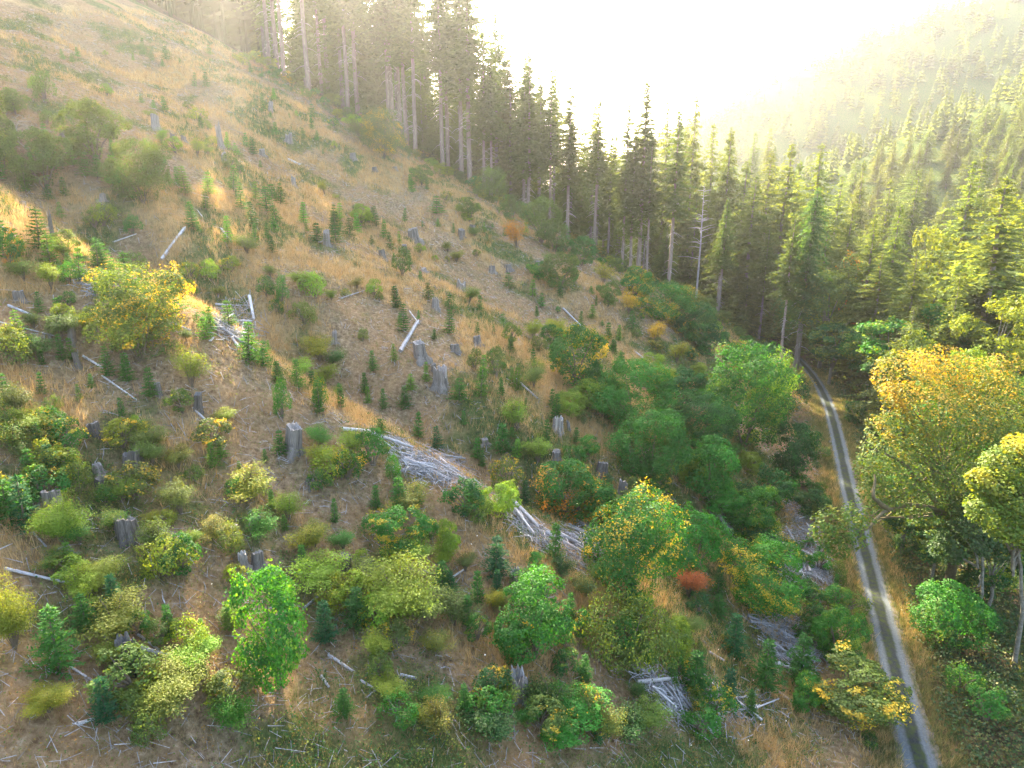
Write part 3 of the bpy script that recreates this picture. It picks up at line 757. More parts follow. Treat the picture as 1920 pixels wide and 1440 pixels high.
# valley conifers placed from the picture: column, top row, distance, width factor, kind
VAL = [(1640, 400, 118, .9, 0, 1), (1688, 380, 126, .85, 1, 1), (1905, 330, 95, 1.15, 2, 1), (1825, 300, 150, 1.0, 0, 1), (1725, 315, 205, .9, 1, 1), (1800, 515, 92, .8, 1, 1), (1722, 470, 100, .9, 0, 1),
       (1545, 270, 150, 1.1, 0, 1), (1480, 268, 142, 1.0, 2, 1), (1450, 280, 155, 1.0, 1, 1), (1372, 243, 150, .95, 1, 1), (1340, 232, 160, .8, 0, 1), (1308, 172, 158, .8, 1, 1), (1255, 188, 165, .9, 0, 1),
       (1500, 300, 165, .9, 1, 1), (1580, 330, 175, .9, 2, 1), (1600, 380, 150, .9, 0, 0), (1560, 420, 130, .95, 2, 0), (1870, 420, 110, 1.0, 2, 1), (1405, 300, 150, .9, 2, 0), (1845, 290, 190, .9, 1, 1),
       (1285, 235, 175, .9, 2, 1), (1420, 330, 140, 1.0, 0, 0), (1530, 360, 140, 1.0, 1, 0), (1660, 470, 112, .9, 2, 0), (1760, 420, 140, 1., 0, 1), (1620, 300, 210, .8, 1, 1), (1675, 330, 215, .8, 2, 1)]
VL = ['slim', 'narrow twin', 'heavy-boughed', 'tall dense', 'lone pointed', 'small', 'short', 'broad', 'layered', 'shadowed']
WHERE = ['beside its twin above the broadleaf trees', 'second of the twin pair above the broadleaf trees', 'at the valley edge with hanging golden boughs', 'rising in front of the far slope', 'standing alone before the far slope',
         'poking out of the golden broadleaf crowns', 'behind the green broadleaf trees', 'above the drooping cedar', 'uphill from the drooping cedar', 'close behind the drooping cedar', 'at the mouth of the valley skyline',
         'between two taller skyline firs', 'forming the sharpest spire on the skyline', 'next to the sharpest skyline spire', 'behind the drooping cedar top', 'on the valley floor past the cedar', 'in the shadow past the cedar',
         'leaning over the cedar from behind', 'next to the golden hanging boughs', 'in the shadow below the skyline spires', 'beyond the valley edge firs', 'filling the gap in the skyline', 'dark below the skyline row',
         'shadowed behind the cedar crown', 'among the broadleaf crowns in half shade', 'golden among the broadleaf crowns', 'far down the valley floor', 'far down the valley beside another']
for i, (px, ty, k, wf, kd, lit) in enumerate(VAL):
    dy = (720 - ty) / FPX
    x, y = (px - 960) / FPX * k, k * (CS + dy * SN)
    z = float(height(x, y)); H = max(9, CAM_Z + k * (-SN + dy * CS) - z)
    plant(FULL[kd], 'fir_tree', (x, y, z), H, W=2.35 * min(H, 34) / 26 * wf, color=vary((.085, .125, .03)), tint=FIRC, cat='tree', label='conifer ' + WHERE[i], group='conifers of the valley floor'); taken.append((x, y))

# broadleaved trees of the valley floor
BROAD = [(1690, 590, 98, 150, 'green', 1, 'lit green broadleaf tree right behind the big golden maple'), (1885, 540, 88, 150, 'yellow', 2, 'yellow-lit broadleaf tree at the valley edge'),  # second tree: its sunlight is put into the yellow leaf colour
         (1640, 610, 108, 120, 'green', 3, 'small green broadleaf tree beside the end of the track'), (1560, 500, 120, 130, 'olive', 0, 'dusky olive broadleaf tree past the cedar'),
         (1770, 430, 135, 130, 'yellow', 3, 'yellow broadleaf crown below the far slope'), (1840, 470, 110, 120, 'lime', 1, 'lime broadleaf crown under the hanging fir boughs'),
         (1610, 480, 125, 100, 'olive', 3, 'broadleaf tree with orange leaves past the cedar'), (1760, 560, 98, 140, 'green', 0, 'green broadleaf tree between the golden ones'),
         (1900, 350, 150, 160, 'yellow', 2, 'pale yellow broadleaf crown before the far slope'), (1570, 600, 112, 110, 'dark', 1, 'dark broadleaf tree closing the end of the track'),
         (1830, 640, 78, 120, 'lime', 1, 'lime broadleaf tree behind the orange-topped maple'), (1720, 620, 84, 110, 'olive', 3, 'olive broadleaf tree half hidden by the golden maple'),
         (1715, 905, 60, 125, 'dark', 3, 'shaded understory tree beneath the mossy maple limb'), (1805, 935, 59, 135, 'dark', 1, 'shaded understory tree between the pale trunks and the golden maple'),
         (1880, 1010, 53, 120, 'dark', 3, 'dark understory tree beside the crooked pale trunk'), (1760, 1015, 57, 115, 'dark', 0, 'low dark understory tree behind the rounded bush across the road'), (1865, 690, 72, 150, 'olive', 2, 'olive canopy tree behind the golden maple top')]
for px, ty, k, wpx, colr, kd, lab in BROAD:
    dy = (720 - ty) / FPX
    x, y = (px - 960) / FPX * k, k * (CS + dy * SN); z = float(height(x, y)); H = max(6, CAM_Z + k * (-SN + dy * CS) - z)
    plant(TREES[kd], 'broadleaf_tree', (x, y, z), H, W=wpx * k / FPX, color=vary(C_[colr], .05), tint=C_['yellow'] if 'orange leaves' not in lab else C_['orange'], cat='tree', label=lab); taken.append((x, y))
n = 0
while n < 46:                                        # filling the floor between them
    t = rf.uniform(20, 190); s = rf.uniform(-150, -9); x, y = xy(s, t)
    if float(road_s(t)) - s < 7 or not free(x, y, 5.0): continue
    z = float(height(x, y)); px, py, k = pix(x, y, z + 8)
    if px > 2080 or px < 1440 or k < 66: continue
    if rf.random() < .5:
        cc = rf.choice(['green', 'green', 'olive', 'lime'])
        plant(TREES[rf.randrange(4)], 'broadleaf_tree', (x, y, z), rf.uniform(9, 15), W=rf.uniform(7, 10), color=vary(C_[cc]), tint=C_['yellow'], cat='tree', label='leafy tree in the thick of the valley wood', group='leafy trees of the valley wood')
    else:
        h = rf.uniform(14, 22)
        plant(FULL[rf.randrange(3)], 'fir_tree', (x, y, z), h, W=2.1 * h / 26, color=vary((.075, .11, .03)), tint=FIRC, cat='tree', label='conifer in the thick of the valley wood', group='conifers of the valley wood')
    taken.append((x, y)); n += 1

# forest of the far slope: single trees as far as they can be told apart, the rest is one wood
cand = []
rng = np.random.default_rng(77)
while len(cand) < 3150:
    x, y = rng.uniform(40, 900), rng.uniform(170, 1150); s, t = st(x, y)
    u = .6 * x + .8 * y
    if u < 235 or (s > -30 and t < 330): continue
    z = float(height(x, y)); px, py, k = pix(x, y, z)
    if px < 1180 or px > 2000 or py < -20: continue
    cand.append((k, x, y, z))
cand.sort()
singles, rest = cand[:0], []
cnt = 0
for k, x, y, z in cand:
    if k < 330 and cnt < 78:
        if not free(x, y, 5.5): continue
        taken.append((x, y)); h = rf.uniform(14, 22); cnt += 1
        if rf.random() < .12:
            plant(TREES[rf.randrange(4)], 'broadleaf_tree', (x, y, z), h * .62, W=h * .5, color=vary(C_['olive']), tint=C_['yellow'], cat='tree', label='rounded broadleaf tree among the firs of the far slope', group='broadleaf trees of the far slope')
        else:
            plant(FULL[rf.randrange(3)], 'fir_tree', (x, y, z - .3), h, W=2.05 * h / 26 * rf.uniform(.85, 1.2), color=vary((.085, .12, .034), .2), tint=FIRC, cat='tree', label='fir standing on the lower part of the far slope', group='firs of the far slope')
    elif k >= 300: rest.append((x, y, z))
def add_wood(mb, trees, L, nb, hr, wr):
    """many small conifers in one mesh: rings of drooping, uneven sprays"""
    for x, y, z in trees:
        h = rng.uniform(*hr); r0 = h * rng.uniform(*wr)
        for q in range(L):
            f = q / L
            a = rng.random() * 6.28 + np.arange(nb) / nb * 6.283 + rng.normal(0, .2, nb)
            rr = r0 * (1 - f) ** .8 * rng.uniform(.65, 1.2, nb) + .15; zi = z + h * (.06 + .9 * f); st_ = 1.2 * h / L
            ww = rr * 2.9 / nb; ca, sa = np.cos(a), np.sin(a)
            V = np.stack([np.column_stack([x + 0 * a, y + 0 * a, np.full(nb, zi + st_ * .55)]), np.column_stack([x + rr * .55 * ca + ww * sa, y + rr * .55 * sa - ww * ca, np.full(nb, zi + st_ * .1)]),
                          np.column_stack([x + rr * ca, y + rr * sa, np.full(nb, zi - st_ * .22)]), np.column_stack([x + rr * .55 * ca - ww * sa, y + rr * .55 * sa + ww * ca, np.full(nb, zi + st_ * .1)])], 1).reshape(-1, 3)
            mb.add(V, np.arange(4 * nb).reshape(nb, 4), np.full(4 * nb, rng.uniform(.25, .75)))
wood = MB(); add_wood(wood, rest, 7, 7, (12, 21), (.17, .25))
ridge = []
while len(ridge) < 230:
    s, t = rf.uniform(110, 330), rf.uniform(100, 230); x, y = xy(s, t); z = float(height(x, y)); px, py, k = pix(x, y, z)
    if px > 490 or any((x - q[0]) ** 2 + (y - q[1]) ** 2 < 20 for q in ridge): continue
    ridge.append((x, y, z + 7))
rw = MB(); add_wood(rw, ridge, 16, 9, (34, 46), (.13, .17))
for x, y, z in ridge: add_tube(rw, [(x, y, z - 10), (x, y, z + 14)], [.4, .2], 6, .3, cap=False)
ro = link('ridge_forest', rw.mesh('ridge_forest', M_NEEDLE)); ro.color = (.04, .066, .02, 1); ro['tint'] = (.04, .066, .02)
tag(ro, 'mass of tall firs on the ridge above the top corner of the clearing', 'forest', kind='stuff')
fw = link('conifer_forest', wood.mesh('conifer_forest', M_NEEDLE))
fw.color = (.08, .11, .036, 1); fw['tint'] = (.08, .11, .036)
tag(fw, 'hazy conifer forest covering the far slope and mountain', 'forest', kind='stuff')

# ------------------------------------------------------------------ stumps
ST = [  # base pixel, width, height in pixels, style, look
    (292, 242, 13, 25, 'cut', 'pale square stump'), (415, 280, 10, 45, 'broken', 'tall splintered pale snag'), (420, 302, 9, 15, 'broken', 'small pale stump'), (507, 208, 9, 16, 'cut', 'pale sunlit stump'),
    (541, 265, 12, 14, 'broken', 'jagged pale stump'), (325, 264, 9, 13, 'cut', 'narrow grey stump'), (345, 265, 9, 11, 'stepped', 'low grey stump'), (118, 256, 9, 11, 'cut', 'low grey stump'), (42, 388, 13, 11, 'cut', 'low pale stump'),
    (193, 375, 11, 13, 'broken', 'pale broken-topped stump'), (103, 464, 7, 62, 'broken', 'thin tall dead snag'), (492, 292, 11, 13, 'stepped', 'pale stump'), (613, 460, 12, 28, 'stepped', 'pale forked stump'), (550, 348, 9, 16, 'cut', 'thin pale stump'),
    (662, 298, 11, 11, 'stepped', 'low pale stump'), (777, 452, 19, 23, 'cut', 'fluted grey stump'), (718, 488, 12, 19, 'cut', 'narrow grey stump'), (795, 510, 10, 8, 'stepped', 'low pale stump'), (758, 470, 10, 11, 'cut', 'low grey stump'),
    (865, 445, 12, 15, 'cut', 'grey stump'), (885, 432, 11, 10, 'cut', 'low grey stump'), (922, 510, 12, 11, 'cut', 'low grey stump'), (953, 505, 14, 10, 'stepped', 'low wide grey stump'), (702, 320, 10, 7, 'cut', 'low grey stump'), (740, 320, 10, 7, 'stepped', 'low pale stump'),
    (37, 562, 18, 18, 'cut', 'fluted grey stump'), (135, 642, 13, 34, 'cut', 'tall thin grey stump'), (148, 690, 11, 28, 'cut', 'dark narrow stump'), (297, 740, 12, 22, 'cut', 'grey stump'), (372, 770, 14, 32, 'cut', 'dark narrow stump'),
    (550, 847, 28, 50, 'cut', 'tall two-tone grey stump'), (250, 880, 35, 40, 'stepped', 'broad flat-topped dark stump'), (186, 888, 17, 21, 'broken', 'small pale fluted stump'), (195, 924, 25, 28, 'cut', 'dark round stump'),
    (98, 957, 34, 40, 'stepped', 'big weathered stump'), (74, 962, 22, 26, 'broken', 'smaller weathered stump'), (175, 812, 22, 20, 'stepped', 'dark moss-topped stump'), (580, 914, 16, 17, 'broken', 'grey jagged stump'), (627, 642, 9, 22, 'broken', 'thin pale snag'),
    (865, 549, 16, 23, 'broken', 'pale tapering stump'), (817, 579, 13, 19, 'broken', 'pale tapering stump'), (895, 647, 15, 17, 'cut', 'grey fluted stump'), (853, 657, 17, 14, 'stepped', 'low brown stump'), (790, 674, 22, 33, 'cut', 'fluted grey stump'),
    (813, 697, 9, 15, 'cut', 'small grey stump'), (826, 724, 26, 38, 'split', 'split white and brown stump'), (1045, 810, 18, 32, 'broken', 'pale broken stump'), (1067, 807, 6, 20, 'broken', 'thin pale splinter snag'), (1043, 860, 16, 18, 'stepped', 'round grey stump'),
    (1127, 889, 21, 23, 'cut', 'dark round stump'), (1165, 932, 17, 36, 'stepped', 'two-tiered grey stump'), (242, 1010, 37, 46, 'stepped', 'square dark stump'), (478, 992, 22, 25, 'stepped', 'pale-topped brown stump'), (440, 999, 14, 16, 'cut', 'small grey stump'),
    (458, 1062, 18, 28, 'split', 'pale split stump'), (484, 1062, 21, 28, 'cut', 'brown barked stump'), (128, 1050, 24, 26, 'cut', 'grey stump under the lime maple'), (242, 1248, 36, 58, 'split', 'big forked dark stump'), (650, 1068, 18, 31, 'cut', 'dark mossy stump'),
    (970, 1092, 28, 25, 'broken', 'rotten grey stump'), (972, 1300, 36, 46, 'broken', 'broad mossy grey stump'), (1008, 498, 8, 8, 'cut', 'small grey stump'), (910, 832, 13, 9, 'cut', 'low round stump'), (560, 590, 8, 12, 'broken', 'small pale stump'), (95, 640, 5, 14, 'broken', 'thin pale snag')]
rs = random.Random(3)
for px, py, w, h, sty, look in ST:
    x, y, z, k = at(px, py)
    pr = rs.choice(STUMPS[sty]); wm, hm = w * k / FPX, h * k / FPX
    g = rs.uniform(.85, 1.15) * (1.45 if 'pale' in look or 'white' in look else .72 if 'dark' in look else 1.05)
    o = plant(pr, 'tree_stump', (x, y, z - .05), hm * 1.02, W=wm * .98, tilt=.13, wood=(g, g * .97, g * .95))
    later(o, look, px, py - h / 2, 'stump', 'stumps on the cleared hillside')

# ------------------------------------------------------------------ fallen logs
LG = [(305, 487, 345, 432, 8, 'straight bleached log'), (97, 525, 160, 500, 5, 'thin bleached log'), (315, 537, 330, 510, 5, 'short pale log'), (17, 575, 60, 593, 6, 'grey log'), (0, 606, 100, 633, 4, 'long thin grey log'),
      (157, 670, 192, 692, 6, 'pale log'), (193, 707, 253, 750, 4, 'thin pale pole'), (323, 610, 357, 623, 7, 'grey log'), (363, 770, 400, 803, 5, 'thin grey log'), (97, 783, 130, 783, 3, 'thin pale pole'), (270, 907, 290, 920, 4, 'short pale pole'),
      (752, 660, 782, 608, 9, 'leaning brown-grey log'), (768, 585, 785, 607, 3, 'thin bleached pole'), (1057, 580, 1102, 625, 4, 'long thin grey pole'), (968, 713, 1007, 748, 6, 'grey log'), (13, 1072, 150, 1102, 8, 'long grey log'),
      (347, 1038, 365, 1063, 6, 'short grey slab'), (277, 1033, 308, 1130, 4, 'thin pale pole'), (267, 1218, 357, 1245, 11, 'bright bleached log'), (257, 1193, 297, 1220, 6, 'split grey log'), (190, 1187, 202, 1203, 8, 'short grey slab'),
      (573, 1140, 620, 1100, 5, 'straight grey pole'), (597, 1073, 615, 1082, 8, 'short grey log'), (133, 1253, 173, 1277, 5, 'pale pole'), (147, 1360, 177, 1350, 10, 'thick grey log'), (603, 1273, 617, 1293, 8, 'short grey log'),
      (0, 1033, 23, 1020, 3, 'thin pale pole'), (63, 1002, 87, 1027, 5, 'grey pole'), (617, 1233, 660, 1262, 8, 'grey log'), (750, 1270, 780, 1275, 9, 'thick grey log'), (677, 1280, 707, 1297, 6, 'grey log'), (808, 1323, 830, 1313, 9, 'short pale log'),
      (802, 1200, 812, 1212, 11, 'short thick grey log'), (1030, 1292, 1055, 1320, 6, 'pale log'), (1237, 1277, 1257, 1337, 10, 'bright bleached log'), (1207, 1280, 1240, 1290, 9, 'grey log chunk'), (1232, 1292, 1262, 1296, 9, 'grey log chunk'),
      (1490, 1052, 1513, 1102, 11, 'thick bleached log'), (1460, 1040, 1507, 1043, 9, 'thick grey log'), (1477, 1070, 1527, 1095, 6, 'grey log'), (1280, 1323, 1313, 1343, 10, 'thick grey log'), (1455, 1295, 1490, 1322, 6, 'grey log'),
      (1895, 1295, 1907, 1308, 5, 'short grey log'), (645, 808, 692, 812, 8, 'pale grey slab'), (960, 375, 967, 345, 4, 'pale broken pole'), (330, 345, 378, 405, 3, 'long thin bleached pole'), (360, 362, 390, 371, 3, 'thin bleached pole'),
      (418, 585, 442, 610, 6, 'bleached log'), (408, 615, 438, 590, 6, 'bleached log'), (450, 620, 470, 632, 10, 'thick bleached log'), (468, 560, 476, 600, 8, 'splintered bleached log'), (395, 640, 430, 612, 5, 'bleached log'), (415, 430, 432, 452, 4, 'thin bleached pole'),
      (600, 455, 640, 442, 4, 'thin pale pole'), (540, 300, 562, 310, 5, 'pale log'), (1190, 660, 1240, 700, 4, 'thin grey pole'), (848, 1085, 872, 1070, 5, 'pale branch'), (890, 1120, 870, 1110, 4, 'pale branch'), (640, 560, 700, 540, 3, 'thin grey pole'),
      (1425, 1168, 1480, 1180, 8, 'grey log'), (1450, 1245, 1488, 1258, 11, 'thick bleached log'), (1330, 1225, 1356, 1240, 6, 'grey log'), (215, 455, 255, 440, 3, 'thin pale pole'), (30, 445, 0, 425, 3, 'thin pale pole'), (1380, 955, 1390, 975, 6, 'pale log'),
      (1060, 1140, 1110, 1165, 5, 'grey log'), (715, 1290, 690, 1310, 5, 'thin grey pole')]
from mathutils import Matrix, Vector
def lay_log(p, q, dia, name='fallen_log', lift=.35, colr=1.0, roll=None):
    p, q = Vector(p), Vector(q); d = q - p
    o = link(name, rs.choice(LOGS)); L = d.length
    X = d.normalized(); Y = Vector((0, 0, 1)).cross(X).normalized(); Z = X.cross(Y)
    o.matrix_world = Matrix.Translation((p + q) / 2 + Vector((0, 0, dia * lift))) @ Matrix((X, Y, Z)).transposed().to_4x4() @ Matrix.Diagonal((L, dia, dia, 1))
    o.color = (colr, colr * .985, colr * .98, 1)
    return o
for x0, y0, x1, y1, w, look in LG:
    a, b = at(x0, y0), at(x1, y1)
    if abs(a[3] - b[3]) > 25: b = (*[b[i] for i in range(3)], b[3])
    dia = w * .5 * (a[3] + b[3]) / FPX * .85
    g = 1.45 if ('bleach' in look or 'pale' in look) else 1.0
    o = lay_log(a[:3], b[:3], dia, colr=g * rs.uniform(.9, 1.1))
    later(o, look, (x0 + x1) / 2, (y0 + y1) / 2, 'log', 'logs left lying on the clearing')

# ------------------------------------------------------------------ slash heaps: the large logs one by one, the small sticks as one tangle each
def sticks(mb, P, n, rng, L=(.5, 1.8), rad=(.012, .04), zj=.35, main=None, spread=1.2):
    for _ in range(n):
        c = P[rng.integers(len(P))] + np.array([*rng.normal(0, .55, 2), 0])
        z = float(height(c[0], c[1])) + rng.random() ** 2 * zj + .03
        a = rng.random() * 6.28 if main is None else main + rng.normal(0, spread)
        l = rng.uniform(*L); r = rng.uniform(*rad)
        d = np.array([math.cos(a), math.sin(a), 0]) * l / 2
        z0, z1 = float(height(c[0] - d[0], c[1] - d[1])), float(height(c[0] + d[0], c[1] + d[1])); zc = float(height(c[0], c[1]))
        tl = rng.normal(0, .12) * l
        A = np.array([c[0] - d[0], c[1] - d[1], z + (z0 - zc) - tl]); B = np.array([c[0] + d[0], c[1] + d[1], z + (z1 - zc) + tl])
        mid = (A + B) / 2 + rng.normal(0, .16, 3) * l * .5
        tn = rng.uniform(.0, .85)
        add_tube(mb, [A, mid, B], [r, r * .9, r * .6], 4, tn, cap=False)
def quadpts(poly, n, rng):
    poly = np.array(poly, float); lo, hi = poly.min(0), poly.max(0); out = []
    while len(out) < n:
        p = rng.uniform(lo, hi); ins = False; j = len(poly) - 1
        for i in range(len(poly)):
            if (poly[i, 1] > p[1]) != (poly[j, 1] > p[1]) and p[0] < (poly[j, 0] - poly[i, 0]) * (p[1] - poly[i, 1]) / (poly[j, 1] - poly[i, 1]) + poly[i, 0]: ins = not ins
            j = i
        if ins: a = at(*p); out.append(np.array(a[:3]))
    return np.array(out)
HEAPS = [  # outline in the picture, axis of most sticks, sticks, logs, wording
    ([(708, 822), (770, 842), (840, 850), (890, 905), (850, 918), (760, 890), (735, 855)], (715, 830, 880, 905), 330, 15, 'long grey slash heap in the draw'),
    ([(965, 965), (985, 962), (1035, 1020), (1020, 1040), (975, 1005)], (968, 966, 1030, 1035), 110, 7, 'narrow slash heap beside the lime maple'),
    ([(1055, 1010), (1105, 990), (1120, 1015), (1115, 1070), (1060, 1060), (1045, 1035)], (1060, 1010, 1115, 1040), 220, 9, 'slash heap between the maple clumps'),
    ([(1450, 1000), (1490, 990), (1545, 1040), (1555, 1090), (1530, 1125), (1480, 1105), (1455, 1050)], None, 420, 12, 'tangled slash heap beside the road'),
    ([(1420, 1165), (1500, 1165), (1535, 1200), (1530, 1245), (1480, 1262), (1445, 1230)], (1430, 1175, 1520, 1215), 300, 13, 'stacked slash heap behind the young firs'),
    ([(1465, 940), (1490, 935), (1535, 1000), (1510, 1010)], None, 130, 2, 'loose slash on the bank above the road'),
    ([(1340, 950), (1375, 945), (1388, 985), (1355, 990)], None, 120, 2, 'twiggy slash heap behind the olive bush'),
    ([(405, 585), (470, 570), (478, 640), (420, 645)], None, 160, 8, 'bleached tangle of logs and sticks in the draw'),
    ([(1200, 1270), (1262, 1275), (1300, 1345), (1230, 1330)], (1205, 1272, 1290, 1340), 120, 4, 'broken slash at the foot of the slope'),
    ([(1290, 1290), (1420, 1310), (1480, 1350), (1320, 1350)], (1290, 1300, 1450, 1350), 130, 5, 'scattered slash at the bottom of the clearing'),
    ([(150, 510), (235, 520), (250, 545), (160, 545)], None, 130, 3, 'bleached sticks below the brown bare patch')]
rng = np.random.default_rng(9)
for poly, ax, ns, nl, lab in HEAPS:
    P = quadpts(poly, 60, rng)
    main = None
    if ax:
        a, b = at(*ax[:2]), at(*ax[2:]); main = math.atan2(b[1] - a[1], b[0] - a[0])
    mb = MB(); sticks(mb, P, int(ns * 3.2), rng, L=(.2, 1.3), rad=(.010, .036), zj=.45, main=main, spread=.95)
    h = link('slash_heap', mb.mesh('slash_heap', M_GREY)); h.color = (.98, .98, 1.0, 1)
    tag(h, lab + ', a jumble of small grey sticks', 'slash', kind='stuff')
    for q in range(nl):
        c = P[rng.integers(len(P))]; a = main + rng.normal(0, .5) if main is not None else rng.random() * 6.28
        L = rng.uniform(.9, 3.0); d = np.array([math.cos(a), math.sin(a)]) * L / 2
        e0, e1 = c[:2] - d, c[:2] + d
        up = rng.uniform(.05, .45)
        o = lay_log((*e0, float(height(*e0)) + up), (*e1, float(height(*e1)) + up), rng.uniform(.09, .28), lift=.55, colr=rng.uniform(.5, 1.1))
        tag(o, 'grey log lying in the ' + lab, 'log', 'logs in the ' + lab)

